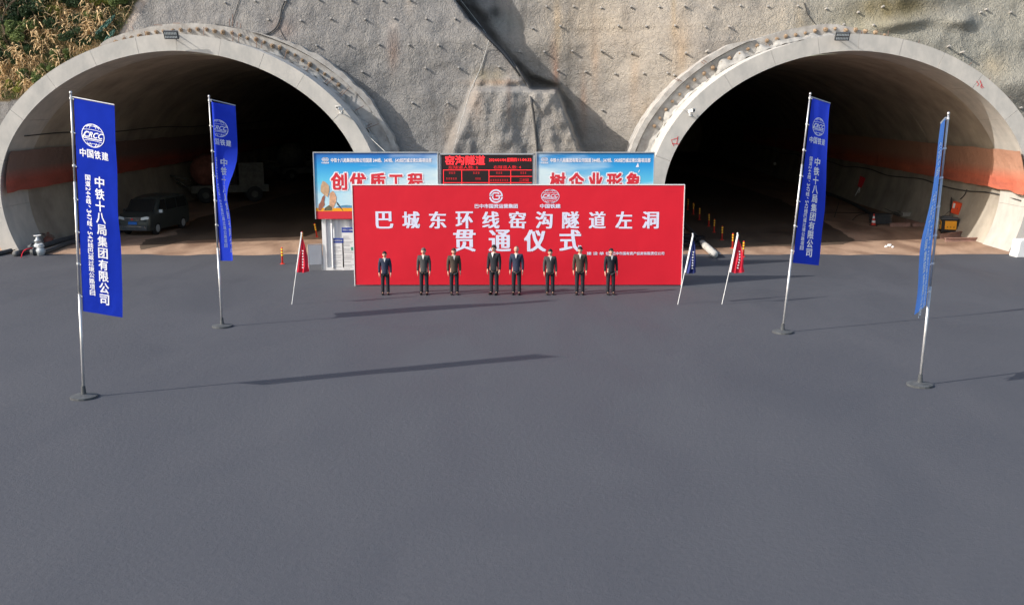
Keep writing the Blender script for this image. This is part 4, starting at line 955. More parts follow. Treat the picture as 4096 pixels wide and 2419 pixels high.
# ------------------------------------------------------------------ minivan in the left tunnel
def make_van():
    p = at_z(535, 946); t = empty('minivan', (p.x, p.y + .1, 0), R(-9), 'dark grey minivan parked just inside the left tunnel', 'van')
    # local: front faces -y; length 4.0, width 1.6, height 1.75
    secs = [(-.03, .50, .42, .60), (0.0, .66, .34, .72), (.10, .74, .28, .93), (.55, .78, .26, 1.06), (.75, .79, .26, 1.12)]
    def sec(y, hw, zb, zt, roof):   # ring of body at y with tumblehome
        return [(-hw * .96, y, zb), (-hw, y, zb + .18), (-hw, y, min(1.05, zt)), (-hw * (.97 if zt <= 1.12 else .86), y, zt - .06 if zt > 1.12 else zt - .02), (-hw * .70, y, zt), (hw * .70, y, zt), (hw * (.97 if zt <= 1.12 else .86), y, zt - .06 if zt > 1.12 else zt - .02), (hw, y, min(1.05, zt)), (hw, y, zb + .18), (hw * .96, y, zb)]
    rows = [sec(-.06, .60, .36, .62, 0), sec(-.02, .70, .28, .78, 0), sec(.06, .76, .25, .90, 0), sec(.30, .79, .24, 1.0, 0), sec(.58, .80, .24, 1.08, 0), sec(.85, .80, .24, 1.36, 1), sec(1.15, .80, .24, 1.62, 1), sec(1.45, .80, .24, 1.71, 1), sec(2.2, .80, .24, 1.76, 1), sec(3.2, .80, .24, 1.75, 1), sec(3.8, .79, .26, 1.68, 1), sec(3.98, .76, .30, 1.40, 1), sec(4.04, .72, .36, 1.0, 0)]
    m = MB(); n = 10; vs = [q for r_ in rows for q in r_]; fs = []
    for i in range(len(rows) - 1):
        for k in range(n): fs.append((i * n + k, (i + 1) * n + k, (i + 1) * n + (k + 1) % n, i * n + (k + 1) % n))
    fs += [tuple(range(n)), tuple(range(len(rows) * n - 1, (len(rows) - 1) * n - 1, -1))]; m.add(vs, fs)
    body = m.build('body', M['van'], t, True); md = body.modifiers.new('b', 'BEVEL'); md.width = .03; md.segments = 2
    # windscreen lies on the slope between y=.6 and 1.35
    m = MB(); m.add([(-.68, .575, 1.075), (.68, .575, 1.075), (.58, 1.17, 1.615), (-.58, 1.17, 1.615)], [(0, 1, 2, 3)]); m.v = [(x, y - .02, z + .025) for x, y, z in m.v]; m.build('windscreen', M['glass'], t)
    for sx in (-1, 1):
        for k, (y0, y1, y2, y3) in enumerate(((.86, 1.62, 1.62, 1.22), (1.70, 2.65, 2.65, 1.70), (2.73, 3.72, 3.60, 2.73))):
            m = MB(); m.add([(sx * .806, y0, 1.10), (sx * .806, y1, 1.10), (sx * .728, y2, 1.60), (sx * .728, y3, 1.60)], [(0, 1, 2, 3)]); m.build('side_window', M['glass'], t)
        m = MB(); m.box((sx * .90, .92, 1.10), (.16, .09, .15)); m.build('mirror', M['lamp_glass'] if sx > 0 else M['van'], t)
        for y in (.72, 3.25):
            m = MB(); m.lathe((sx * .70, y, .31), [(.27, -.10), (.31, -.07), (.31, .07), (.27, .10)], 20, 'x'); wh = m.build('wheel', M['black'], t, False)
            m = MB(); m.lathe((sx * .80, y, .31), [(.18, -.02), (.18, .01), (.05, .02)], 14, 'x'); m.build('rim', M['galv'], wh)
        m = MB(); m.add([(sx * .40, -.05, .76), (sx * .74, .03, .80), (sx * .75, .10, .90), (sx * .68, .03, .93), (sx * .42, -.035, .88)], [(0, 1, 2, 3, 4)]); m.v = [(x, y - .03, z) for x, y, z in m.v]; m.build('headlight', M['lamp_glass'], t)
        m = MB(); m.lathe((sx * .60, -.07, .44), [(.07, .02), (.07, -.01), (.05, -.02)], 12, 'y'); m.build('fog_light', M['chrome'], t)
    m = MB(); m.box((0, -.075, .80), (.78, .04, .17)); gr = m.build('grille', M['black'], t)
    for z in (.74, .80, .86): m = MB(); m.box((0, -.10, z), (.76, .02, .022)); m.build('grille_bar', M['chrome'], gr)
    m = MB(); m.lathe((0, -.11, .80), [(.05, .01), (.05, -.01)], 12, 'y'); m.build('badge', M['redprint'], gr)
    m = MB(); m.box((0, -.09, .62), (.42, .02, .13)); pl = m.build('number_plate', M['plate'], t)
    m = MB(); m.box((0, -.04, .40), (1.35, .10, .24)); bmp = m.build('bumper', M['dark_steel'], t); m = MB(); m.box((0, -.10, .46), (.86, .03, .04)); m.build('bumper_trim', M['chrome'], bmp)
make_van()
for o in COL.objects:
    if o.name == 'minivan': o.scale = (1.12, 1.10, 1.10)

# ------------------------------------------------------------------ machines deeper in the left tunnel
def make_machine(loc, rz, label, drum='drum'):
    t = empty('concrete_sprayer', loc, rz, label, 'machine')
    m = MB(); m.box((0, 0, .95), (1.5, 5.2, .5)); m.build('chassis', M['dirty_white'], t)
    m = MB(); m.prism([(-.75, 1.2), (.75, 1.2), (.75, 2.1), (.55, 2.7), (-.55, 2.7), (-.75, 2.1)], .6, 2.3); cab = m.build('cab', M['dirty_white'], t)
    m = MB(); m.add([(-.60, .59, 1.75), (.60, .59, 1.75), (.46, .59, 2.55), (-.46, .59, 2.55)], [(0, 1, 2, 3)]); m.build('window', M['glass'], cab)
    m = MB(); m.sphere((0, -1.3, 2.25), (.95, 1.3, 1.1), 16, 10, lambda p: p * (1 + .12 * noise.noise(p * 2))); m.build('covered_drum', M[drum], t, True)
    for sx in (-1, 1):
        for y in (-1.7, 1.6):
            m = MB(); m.lathe((sx * .75, y, .55), [(.45, -.16), (.55, -.12), (.55, .12), (.45, .16)], 18, 'x'); wh = m.build('wheel', M['black'], t); m = MB(); m.lathe((sx * .92, y, .55), [(.25, -.02), (.2, .02)], 12, 'x'); m.build('rim', M['dirty_white'], wh)
    m = MB()
    for k in range(5): m.tube([(-.6 + .3 * k, -2.6, 1.0), (-.9 + .3 * k, -3.6, 1.7)], .03, 5)
    m.tube([(-.9, -2.6, .9), (-1.0, -3.8, 1.5), (-.8, -4.1, 1.9), (.4, -3.7, 1.9), (.6, -2.6, 1.6)], .06, 6); m.tube([(-.6, -2.6, 1.5), (-1.2, -3.9, 1.2)], .05, 6); m.build('spray_arm', M['dirty_white'], t)
    m = MB()
    for z in (1.3, 1.7, 2.1, 2.5): m.box((.82, .1, z), (.05, .45, .04))
    for y in (-.12, .32): m.tube([(.82, y, 1.0), (.82, y, 2.7)], .025, 5)
    m.build('ladder', M['dirty_white'], t)
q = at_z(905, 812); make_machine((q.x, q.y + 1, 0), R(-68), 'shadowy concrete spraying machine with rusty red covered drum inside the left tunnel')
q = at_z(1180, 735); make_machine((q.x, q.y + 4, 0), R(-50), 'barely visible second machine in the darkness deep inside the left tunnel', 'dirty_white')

# ------------------------------------------------------------------ pipes and valves at the left wall
def pipe(name, pts, r, m, label, cat='pipe', group=None): return cable(name, pts, r, m, label, cat, group, 12)
pipe('steel_pipe', [at_z(60, 1016, .12), at_z(150, 990, .12), at_z(200, 975, .12), at_z(300, 948, .12), at_z(480, 905, .12), at_z(640, 865, .12)], .13, 'dark_steel', 'thick dark steel pipe lying along the left wall, farther of two', 'pipe')
pipe('steel_pipe', [at_z(150, 1014, .10), at_z(200, 1000, .10), at_z(300, 965, .10), at_z(500, 918, .10), at_z(640, 880, .10)], .11, 'dark_steel', 'thick dark steel pipe lying along the left wall, nearer of two', 'pipe')
pipe('steel_pipe', [at_z(-30, 1018, .1), at_z(10, 1010, .1), at_z(44, 1002, .1)], .10, 'dark_steel', 'short dark pipe stub at the foot of the left ring', 'pipe')
def valve(px, py, h_, label, wheel):
    p = at_z(px, py); t = empty('gate_valve', p, 0, label, 'valve', 'gate valves at the left tunnel wall')
    m = MB(); m.lathe((0, 0, 0), [(.16, 0), (.17, .25), (.12, .35), (.14, .45), (.16, .46), (.16, .50), (.09, .55), (.08, h_ - .1), (.03, h_ - .06), (.02, h_)], 14); m.sphere((0, 0, .2), (.2, .2, .2), 12, 8); m.build('valve_body', M['galv'], t, True)
    m = MB(); pts = [(.155 * math.cos(2 * math.pi * k / 20), .155 * math.sin(2 * math.pi * k / 20), h_) for k in range(21)]; m.tube(pts, .016, 6)
    for k in range(3): m.tube([(.155 * math.cos(R(60 * k)), .155 * math.sin(R(60 * k)), h_), (-.155 * math.cos(R(60 * k)), -.155 * math.sin(R(60 * k)), h_)], .01, 5)
    m.build('handwheel', M['white'] if wheel else M['galv'], t)
    m = MB(); m.tube([(0, 0, .2), (-.45, .05, .15)], .13, 12); m.lathe((-.3, .03, .17), [(.19, -.025), (.19, .025)], 14, 'x'); m.build('flanged_arm', M['dark_steel'], t, True)
valve(155, 1004, .72, 'taller gate valve with white handwheel on the pipes at the left wall', True)
valve(165, 1022, .42, 'lower gate valve in front of the tall one at the left wall', True)
p = at_z(196, 978); t = empty('pump', p, 0, 'rusty orange pump tangled in wires beside the valves', 'pump')
m = MB(); m.lathe((0, 0, 0), [(.2, 0), (.22, .1), (.22, .3), (.16, .36), (.07, .40), (.06, .6)], 14); m.build('pump_body', M['drum'], t, True)
m = MB(); pts = []
for k in range(60): a_ = k * .45; pts.append((.26 * math.cos(a_) * (1 + .2 * math.sin(k)), .22 * math.sin(a_), .3 + .25 * math.sin(k * .21) ** 2))
m.tube(pts, .012, 4); m.build('wire_tangle', M['steel_rust'], t)
cable('hose', [at_z(85, 1030, .05), at_z(92, 1008, .2), at_z(108, 996, .35), at_z(130, 992, .3)], .02, 'redcloth', 'thin red hose bending up to the valves', 'hose')
# red and white railing at the far left
t = empty('railing', at_z(10, 1004), R(20), 'red and white striped tubular railing at the left edge', 'railing')
m = MB(); m.mi = []
for z in (.45, .95, 1.35):
    for k in range(10):
        m.cur = k % 2; m.tube([(-1.8 + .2 * k, 0, z), (-1.6 + .2 * k, 0, z)], .022, 6)
m.build('rail', [M['white'], M['redprint']], t)
for x in (-1.8, .2): m = MB(); m.tube([(x, 0, 0), (x, 0, 1.4)], .025, 6); m.build('railing_post', M['white'], t)

# ------------------------------------------------------------------ things in the right tunnel
p = at_z(3493, 903); t = empty('traffic_cone', p, 0, 'red and white traffic cone before the grey pallet stack', 'traffic cone')
m = MB(); m.box((0, 0, .02), (.34, .34, .04)); m.build('cone_base', M['black'], t)
m = MB(); m.mi = []; hs = [0.04, .18, .30, .42, .54, .66]; rr = lambda z: .14 - .165 * z
for k in range(5): m.cur = k % 2; m.lathe((0, 0, 0), [(rr(hs[k]), hs[k]), (rr(hs[k + 1]), hs[k + 1])], 14)
m.build('cone_body', [M['red_plastic'], M['white']], t)
p = at_z(3520, 897); t = empty('sheet_stack', p, R(8), 'stack of dark grey corrugated sheets behind the traffic cone', 'stack')
for k in range(9):
    m = MB(); vs = []; fs = []; dx, dy = random.uniform(-.05, .05), random.uniform(-.04, .04)
    for i in range(13): x = -.48 + .08 * i; z = .06 + .058 * k + (.012 if i % 2 else 0); vs += [(x + dx, -.4 + dy, z), (x + dx, .4 + dy, z), (x + dx, .4 + dy, z + .035), (x + dx, -.4 + dy, z + .035)]
    for i in range(12):
        for j in range(4): fs.append((4 * i + j, 4 * i + 4 + j, 4 * i + 4 + (j + 1) % 4, 4 * i + (j + 1) % 4))
    fs += [(0, 1, 2, 3), (51, 50, 49, 48)]; m.add(vs, fs); m.build('sheet', M['dark_steel'], t)
def ibeam(p, q, h_, wd, mt, label, z=0.0, group=None, tiltz=0):
    p = Vector(p); q = Vector(q); d_ = q - p; L = d_.length; ang = math.atan2(d_.y, d_.x); t = empty('steel_beam', (p + q) / 2 + Vector((0, 0, z)), ang, label, 'steel beam', group)
    m = MB(); m.box((0, 0, h_ / 2), (L, .02, h_)); m.build('web', M[mt], t)
    for zz in (.012, h_ - .012): m = MB(); m.box((0, 0, zz), (L, wd, .024)); m.build('flange', M[mt], t)
g_ = 'steel beams lying on the right tunnel floor'
ibeam(at_z(3560, 908), at_z(3640, 906), .22, .16, 'beam', 'rusty beam lying left of the pair before the pallet stack', 0, g_)
ibeam(at_z(3650, 907), at_z(3760, 905), .22, .16, 'beam', 'rusty beam lying end to end with the left one', 0, g_)
ibeam(at_z(3610, 880), at_z(3715, 872), .25, .2, 'ring', 'pale grey square beam resting across the rusty beams', .2, g_)
ibeam(at_z(3620, 886), at_z(3680, 902), .16, .14, 'beam', 'short rusty beam crossing under the pale beam', .0, g_)
ibeam(at_z(3762, 955), at_z(3872, 940), .24, .18, 'beam', 'upper of the two brown channel beams in sunlight by the generator', 0, g_)
ibeam(at_z(3780, 966), at_z(3915, 964), .18, .16, 'beam', 'lower of the two brown channel beams in sunlight by the generator', 0, g_)
# generator
p = at_z(3795, 936); t = empty('generator', p, R(-16), 'yellow and black generator cabinet on castors beside the right wall', 'generator')
m = MB(); m.box((0, .3, .42), (.78, .62, .62)); gb = m.build('cabinet', M['black'], t)
m = MB(); m.box((.06, -.02, .46), (.56, .03, .44)); m.build('front_panel', M['yellow'], gb)
m = MB(); m.box((-.40, .3, .46), (.03, .46, .44)); m.build('side_panel', M['yellow'], gb)
m = MB(); m.box((-.425, .28, .52), (.02, .16, .16)); m.build('vent', M['black'], gb)
m = MB()
for x in (-.10, .06, .22): m.box((x, -.04, .36), (.05, .01, .04), Matrix.Rotation(R(-40), 3, 'Y'))
m.build('latch', M['black'], gb)
m = MB(); m.box((0, .3, .80), (.86, .7, .08)); m.box((-.1, .3, .88), (.5, .3, .08)); m.build('top_cover', M['dark_steel'], t)
for x in (-.34, .34):
    for y in (.06, .56): m = MB(); m.lathe((x, y, .055), [(.055, -.02), (.055, .02)], 10, 'x'); m.build('castor', M['black'], t)
p = at_z(3650, 868); t = empty('yellow_machine', p, R(10), 'low yellow machine cover behind the pale beam in the right tunnel', 'machine')
m = MB(); m.prism([(-.42, .25), (.42, .25), (.44, .42), (.30, .62), (-.28, .62), (-.42, .45)], 0, .5); m.build('cover', M['yellow'], t)
m = MB(); m.box((0, .25, .16), (.9, .5, .2)); m.build('frame', M['dark_steel'], t)
m = MB(); m.tube([(.42, .1, .4), (.75, .0, .62)], .02, 6); m.build('handle', M['dark_steel'], t)
# long bundle of reinforcing bars
t = empty('rebar_bundle', at_z(3500, 820), 0, 'long bundle of dark reinforcing bars lying along the right wall', 'rebar')
random.seed(5); inv = Matrix.Translation(-t.location)
for k in range(34):
    m = MB(); o1 = Vector((random.uniform(-.45, .45), random.uniform(-.3, .3), random.uniform(.05, .45)))
    a_ = at_z(3630 + random.uniform(-25, 10), 868) + o1; b_ = at_z(3500, 815) + o1; c_ = at_z(3372, 772) + o1 * .9
    m.tube([a_, (a_ + b_) / 2, b_, (b_ + c_) / 2, c_], .022, 5); o = m.build('bar', M['dark_steel'], t); o.matrix_parent_inverse = inv
cable('hose', [at_z(3300, 770, .1), at_z(3380, 800, .1), at_z(3440, 830, .1), at_z(3500, 865, .1)], .10, 'dark_steel', 'thick dark hose on the floor left of the bar bundle', 'hose')
cable('cable', [at_z(3240, 849, .03), at_z(3350, 850, .03), at_z(3450, 852, .03), at_z(3600, 856, .03)], .02, 'black', 'thin black cable straight across the right tunnel floor')
cable('cable', [at_z(3345, 845, .05), at_z(3355, 812, .3), at_z(3340, 860, .05), at_z(3337, 868, .05)], .02, 'black', 'short tangled cable standing up from the right tunnel floor')
cable('cable', [at_z(3410, 880, .03), at_z(3430, 862, .03), at_z(3460, 855, .03), at_z(3500, 850, .03)], .02, 'black', 'bent cable end on the floor before the sheet stack')
# orange electric box on wall and coil
q = Vector(rwall(52.8, at_y(3842, 832, 52.8).z, .0)); t = empty('electric_box', q, R(-62), 'orange electric box hanging on the right tunnel wall with a pale label', 'electric box')
m = MB(); m.box((0, -.12, 0), (.50, .2, .62), Matrix.Rotation(R(10), 3, 'Y')); m.build('box', M['orange'], t)
m = MB(); m.box((-.12, -.226, .12), (.12, .01, .26), Matrix.Rotation(R(10), 3, 'Y')); m.build('label_plate', M['white'], t)
m = MB(); m.lathe((.1, -.23, -.02), [(.03, .0), (.025, -.02)], 8, 'y'); m.build('lock', M['chrome'], t)
q2 = Vector(rwall(53.6, at_y(3818, 822, 53.6).z, .12))
def coil(c0, r0, r1, n, label, name='hose_coil', ax=0, th=.022, mt='cable'):
    m = MB(); pts = []
    for k in range(n * 14): a_ = k * 2 * math.pi / 14; rr_ = 1 + .12 * math.sin(k * .37); pts.append((c0[0] + r0 * math.cos(a_) * rr_ * (.25 if ax else 1), c0[1] + r0 * math.cos(a_) * rr_ * (.9 if ax else 0) + (0 if ax else r0 * math.sin(a_) * rr_), c0[2] + (r1 * math.sin(a_) * rr_ if ax else .02 + .006 * k / 2)))
    m.tube(pts, th, 5); tag(m.build(name, M[mt], smooth=True), label, 'coil')
coil(q2, .22, .38, 7, 'grey cable coil hanging on the wall left of the orange electric box', ax=1)
cable('cable', [rwall(52.2, 2.3), rwall(52.4, 2.0), rwall(52.8, 1.75)], .025, 'cable', 'short dark cable dropping to the orange electric box')
cable('cable', [rwall(52.8, 1.15, .1), rwall(53.1, .85, .2), rwall(53.4, 1.1, .1), rwall(53.8, .7, .2), at_z(3790, 885, .4)], .015, 'cable', 'loose dark wire trailing below the orange electric box')
q = Vector(rwall(69.8, at_y(3449, 735, 69.8).z, .02)); t = empty('wall_sign', q, R(-70), 'small red sign board leaning on the right tunnel wall in shade', 'sign')
m = MB(); m.box((0, -.06, .1), (.55, .03, .75), Matrix.Rotation(R(14), 3, 'Y')); m.build('sign_panel', M['redprint'], t)
m = MB(); m.tube([(-.1, -.1, -.25), (-.4, -.2, -.85)], .03, 5); m.tube([(-.1, -.1, -.25), (.05, -.2, -.85)], .03, 5); m.tube([(-.28, -.16, -.6), (0, -.16, -.6)], .03, 5); m.build('stand', M['white'], t)
# hanging lamp deep in the right tunnel
q = at_y(3099, 655, 95); t = empty('tunnel_lamp', q, 0, 'small pale bulb lamp hanging deep in the right tunnel', 'lamp')
m = MB(); m.sphere((0, 0, 0), .14, 10, 8); m.build('bulb', M['white'], t); m = MB(); m.tube([(0, 0, .12), (0, 0, 3)], .02, 5); m.build('cord', M['cable_light'], t)
# hoses and the large pale pipe right of the backdrop
pipe('steel_pipe', [at_z(2735, 892, .15), at_z(2770, 930, .15), at_z(2800, 965, .15), at_z(2822, 985, .15)], .11, 'dark_steel', 'dark steel pipe coming out of the right tunnel to the hose heap', 'pipe')
pipe('pale_pipe', [at_z(2808, 972, .17), at_z(2840, 1000, .17), at_z(2858, 1018, .17)], .16, 'ring', 'pale wrapped pipe end lying right of the drooping navy flag', 'pipe')
cable('hose', [at_z(2830, 975, .1), at_z(2860, 1000, .1), at_z(2880, 1015, .1)], .03, 'galv', 'bare metal hose beside the pale pipe', 'hose')
random.seed(9); m = MB()
for k in range(14):
    c0 = at_z(2755 + random.uniform(-30, 30), 985 + random.uniform(-14, 14)); pts = []
    r_ = random.uniform(.35, .75); ph = random.uniform(0, 6)
    for i in range(26): a_ = ph + i * .28; pts.append((c0.x + r_ * math.cos(a_), c0.y + r_ * .9 * math.sin(a_), .06 + .05 * k * .5 + .04 * math.sin(i)))
    m.tube(pts, .032, 6)
tag(m.build('hose_heap', M['black'], smooth=True), 'heap of coiled black hoses right of the red backdrop', 'hose heap')
# white rubble by the channel beams, white block at the right edge
random.seed(2)
for k in range(7):
    m = MB(); p = at_z(3555 + random.uniform(-14, 16), 985 + random.uniform(-6, 6)); m.sphere(p + Vector((0, 0, .03)), random.uniform(.04, .08), 7, 5, lambda v: v * (1 + .3 * noise.noise(v * 2 + p)))
    tag(m.build('rubble', M['white']), 'small white lump of rubble on the brown earth near the backlit blue flag', 'stone', 'white rubble lumps on the earth')
p = at_z(4085, 1030); t = empty('road_barrier', p + Vector((.3, .3, 0)), R(5), 'white barrier block cut off by the right edge', 'barrier')
m = MB(); m.prism([(-.55, 0), (.55, 0), (.55, .12), (.42, .28), (.36, .72), (.30, .78), (-.40, .78), (-.46, .70), (-.5, .28), (-.55, .12)], -.3, .3); o = m.build('barrier_body', M['white'], t); md = o.modifiers.new('b', 'BEVEL'); md.width = .03; md.segments = 2
m = MB(); m.lathe((-.1, 0, .77), [(.07, 0), (.07, .04)], 12); m.build('filler_cap', M['white'], t)

# ------------------------------------------------------------------ people in front of the backdrop
def skin_mesh(name, joints, edges, mt, parent, sub=1, root=0):
    me = bpy.data.meshes.new(name); me.from_pydata([j[0] for j in joints], edges, [])
    o = bpy.data.objects.new(name, me); COL.objects.link(o)
    sk_ = o.modifiers.new('s', 'SKIN'); sk_.use_smooth_shade = True
    for i, j in enumerate(joints):
        r_ = j[1] if isinstance(j[1], tuple) else (j[1], j[1]); me.skin_vertices[0].data[i].radius = r_
        me.skin_vertices[0].data[i].use_root = (i == root)
    sb = o.modifiers.new('u', 'SUBSURF'); sb.levels = sub; sb.render_levels = sub
    dg = bpy.context.evaluated_depsgraph_get(); m2 = bpy.data.meshes.new_from_object(o.evaluated_get(dg)); bpy.data.objects.remove(o)
    m2.materials.clear(); m2.materials.append(mt); m2.polygons.foreach_set('use_smooth', [True] * len(m2.polygons))
    o = bpy.data.objects.new(name, m2); COL.objects.link(o); o.parent = parent; return o
JK = [M['suit'], mat('navy_jacket', (.025, .032, .06), .85, .2, 6, .3, 30), mat('charcoal_jacket', (.05, .05, .052), .85, .2, 6, .3, 30), mat('brown_jacket', (.06, .045, .035), .85, .2, 6, .3, 30)]
def hand_pts(x, z, s):
    J = []; E = []
    return J, E
def make_person(px, py, Y, label, hair='hair', style='short', glasses=False, turn=None, seed=0):
    turn = turn if turn is not None else (seed * 37 % 23) - 11
    top = at_y(px, py, Y); Hh = top.z; t = empty('person', (top.x, Y, 0), R(turn), label, 'person', 'people standing before the red backdrop')
    k = Hh / 1.72; s_ = lambda *a_: tuple(v * k for v in a_)
    J = [(s_(0, 0, .94), s_(.13, .10)), (s_(0, 0, 1.12), s_(.125, .095)), (s_(0, 0, 1.32), s_(.15, .105)), (s_(0, .01, 1.45), s_(.06, .055)), (s_(0, 0, 1.54), s_(.05, .05))]
    E = [(0, 1), (1, 2), (2, 3), (3, 4)]
    for sx in (-1, 1):
        b = len(J); J += [(s_(sx * .175, .01, 1.40), s_(.058, .058)), (s_(sx * .215, .015, 1.12), s_(.046, .046)), (s_(sx * .225, -.03, .88), s_(.032, .03)), (s_(sx * .225, -.045, .80), s_(.036, .020))]
        E += [(2, b), (b, b + 1), (b + 1, b + 2), (b + 2, b + 3)]
        for f in range(4):   # fingers, slightly curled
            c_ = len(J); off = (-.024 + .016 * f); L_ = (.062, .07, .066, .052)[f]
            J += [(s_(sx * .227, -.045 + off, .765), s_(.009, .009)), (s_(sx * .222, -.05 + off, .765 - L_ * .6), s_(.008, .008)), (s_(sx * .212, -.048 + off, .765 - L_), s_(.007, .007))]
            E += [(b + 3, c_), (c_, c_ + 1), (c_ + 1, c_ + 2)]
        c_ = len(J); J += [(s_(sx * .214, -.085, .80), s_(.011, .011)), (s_(sx * .206, -.095, .765), s_(.009, .009))]; E += [(b + 3, c_), (c_, c_ + 1)]
        b = len(J); J += [(s_(sx * .09, 0, .86), s_(.085, .085)), (s_(sx * .10, -.01, .48), s_(.055, .055)), (s_(sx * .105, .01, .09), s_(.038, .042)), (s_(sx * .11, -.13, .035), s_(.04, .025))]
        E += [(0, b), (b, b + 1), (b + 1, b + 2), (b + 2, b + 3)]
    body = skin_mesh('body', J, E, M['skin'], t, 1, 0)
    # head joined into the body mesh
    hm = MB()
    def shape(p):
        x, y, z = p.x, p.y, p.z
        if z < -.1: x *= 1 - .30 * (-z - .1); y *= 1 - .12 * (-z)
        if y < 0 and abs(x) < .18 and -.35 < z < .12: y -= .20 * (1 - abs(x) / .18) * (1 - (z + .12) ** 2 * 6) if (1 - (z + .12) ** 2 * 6) > 0 else 0   # nose
        if y < 0 and .02 < z < .22 and .18 < abs(x) < .62: y += .07     # sockets
        return Vector((x, y, z))
    hc = Vector(s_(0, -.012, 1.605)); hm.sphere(hc, Vector(s_(.084, .100, .120)), 20, 16, shape)
    for sx in (-1, 1): hm.sphere(hc + Vector(s_(sx * .080, .01, -.005)), Vector(s_(.012, .022, .032)), 8, 6)
    bm_ = bmesh.new(); bm_.from_mesh(body.data); tmp = bpy.data.meshes.new('x'); tmp.from_pydata(hm.v, [], hm.f); bm_.from_mesh(tmp); bm_.to_mesh(body.data); bm_.free(); bpy.data.meshes.remove(tmp)
    body.data.polygons.foreach_set('use_smooth', [True] * len(body.data.polygons))
    m = MB()
    for sx in (-1, 1): m.sphere(hc + Vector(s_(sx * .030, -.086, .012)), Vector(s_(.013, .008, .006)), 8, 6)
    m.build('eyes', M['hair'], t)
    m = MB(); m.sphere(hc + Vector(s_(0, -.088, -.055)), Vector(s_(.024, .010, .007)), 8, 6); m.build('mouth', M['redprint'], t)
    m = MB()
    for sx in (-1, 1): m.box(hc + Vector(s_(sx * .030, -.094, .032)), s_(.032, .01, .006))
    m.build('eyebrows', M['hair'], t)
    # hair
    hm = MB(); low = {'short': .28, 'bald': -.1, 'bob': -.9, 'cap': .2}[style]
    def hs_(p):
        lim = .30 if p.y < -.25 else (-.25 if style != 'bob' else -1.0)
        if style == 'bald': lim = .55 if p.y < .0 else -.1
        if abs(p.x) > .7 and p.y < .2 and style in ('short',): lim = .05
        q = Vector(p)
        if q.z < lim: q = Vector((q.x * .84, q.y * .84, max(q.z, -1) * .9))
        return q * (1 + .03 * noise.noise(p * 6 + Vector((seed, 0, 0))))
    hr = s_(.093, .110, .128) if style != 'bald' else s_(.0855, .103, .1215)
    hm.sphere(hc + Vector(s_(0, .008, .004)), Vector(hr), 24, 18, hs_); hm.build('hair', M[hair], t, True)
    if glasses:
        m = MB()
        for sx in (-1, 1):
            pts = [hc + Vector(s_(sx * .032 + .022 * math.cos(a_ * .524), -.102, .012 + .014 * math.sin(a_ * .524))) for a_ in range(13)]; m.tube(pts, .003 * k, 4)
            m.tube([hc + Vector(s_(sx * .054, -.10, .014)), hc + Vector(s_(sx * .082, .0, .012))], .003 * k, 4)
        m.build('glasses', M['black'], t)
    # clothes over the body
    J2 = [(s_(0, 0, .80), s_(.175, .125)), (s_(0, 0, 1.0), s_(.165, .12)), (s_(0, 0, 1.2), s_(.165, .12)), (s_(0, 0, 1.34), s_(.175, .12)), (s_(0, .008, 1.44), s_(.085, .075)), (s_(0, .008, 1.475), s_(.066, .062))]; E2 = [(0, 1), (1, 2), (2, 3), (3, 4), (4, 5)]
    for sx in (-1, 1):
        b = len(J2); J2 += [(s_(sx * .18, .01, 1.40), s_(.078, .075)), (s_(sx * .218, .015, 1.12), s_(.062, .060)), (s_(sx * .226, -.028, .86), s_(.048, .046))]; E2 += [(3, b), (b, b + 1), (b + 1, b + 2)]
    skin_mesh('jacket', J2, E2, JK[seed % 4], t, 1, 1)
    J3 = [(s_(0, 0, .92), s_(.15, .115))]; E3 = []
    for sx in (-1, 1):
        b = len(J3); J3 += [(s_(sx * .09, 0, .80), s_(.10, .10)), (s_(sx * .10, -.01, .48), s_(.075, .075)), (s_(sx * .105, .0, .05), s_(.062, .070))]; E3 += [(0, b), (b, b + 1), (b + 1, b + 2)]
    skin_mesh('trousers', J3, E3, M['suit'], t, 1, 0)
    for sx in (-1, 1): m = MB(); m.sphere(s_(sx * .11, -.07, .045), Vector(s_(.05, .145, .045)), 12, 8, lambda p: Vector((p.x, p.y, max(p.z, -.95)))); m.build('shoe', M['shoe'], t, True)
    m = MB(); m.prism([s_(-.045, 1.47), s_(.045, 1.47), s_(0, 1.30)], -.122 * k, -.118 * k); m.build('shirt_collar', M['white'], t)
YP = 34.8
make_person(1538, 1006, YP, 'shortest person with black hair, far left of the row before the red backdrop', 'hair', 'short', seed=1)
make_person(1694, 992, YP, 'person with short greying hair, second from the left of the row', 'hair_grey', 'short', seed=2)
make_person(1815, 993, YP, 'person with brown bobbed hair and fringe under the first large character', 'hair_brown', 'bob', seed=3)
make_person(1976, 980, YP, 'person with black hair and glasses under the second large character', 'hair', 'short', True, -25, 4)
make_person(2066, 985, YP, 'balding person with high forehead between the second and third large characters', 'hair_grey', 'bald', seed=5)
make_person(2201, 997, YP, 'person with black hair just right of the third large character', 'hair', 'short', seed=6)
make_person(2321, 987, YP, 'person with short black hair and high fringe below the last large character', 'hair', 'short', seed=7)
make_person(2445, 994, YP, 'person with thick flat black hair, far right of the row', 'hair', 'short', seed=8)

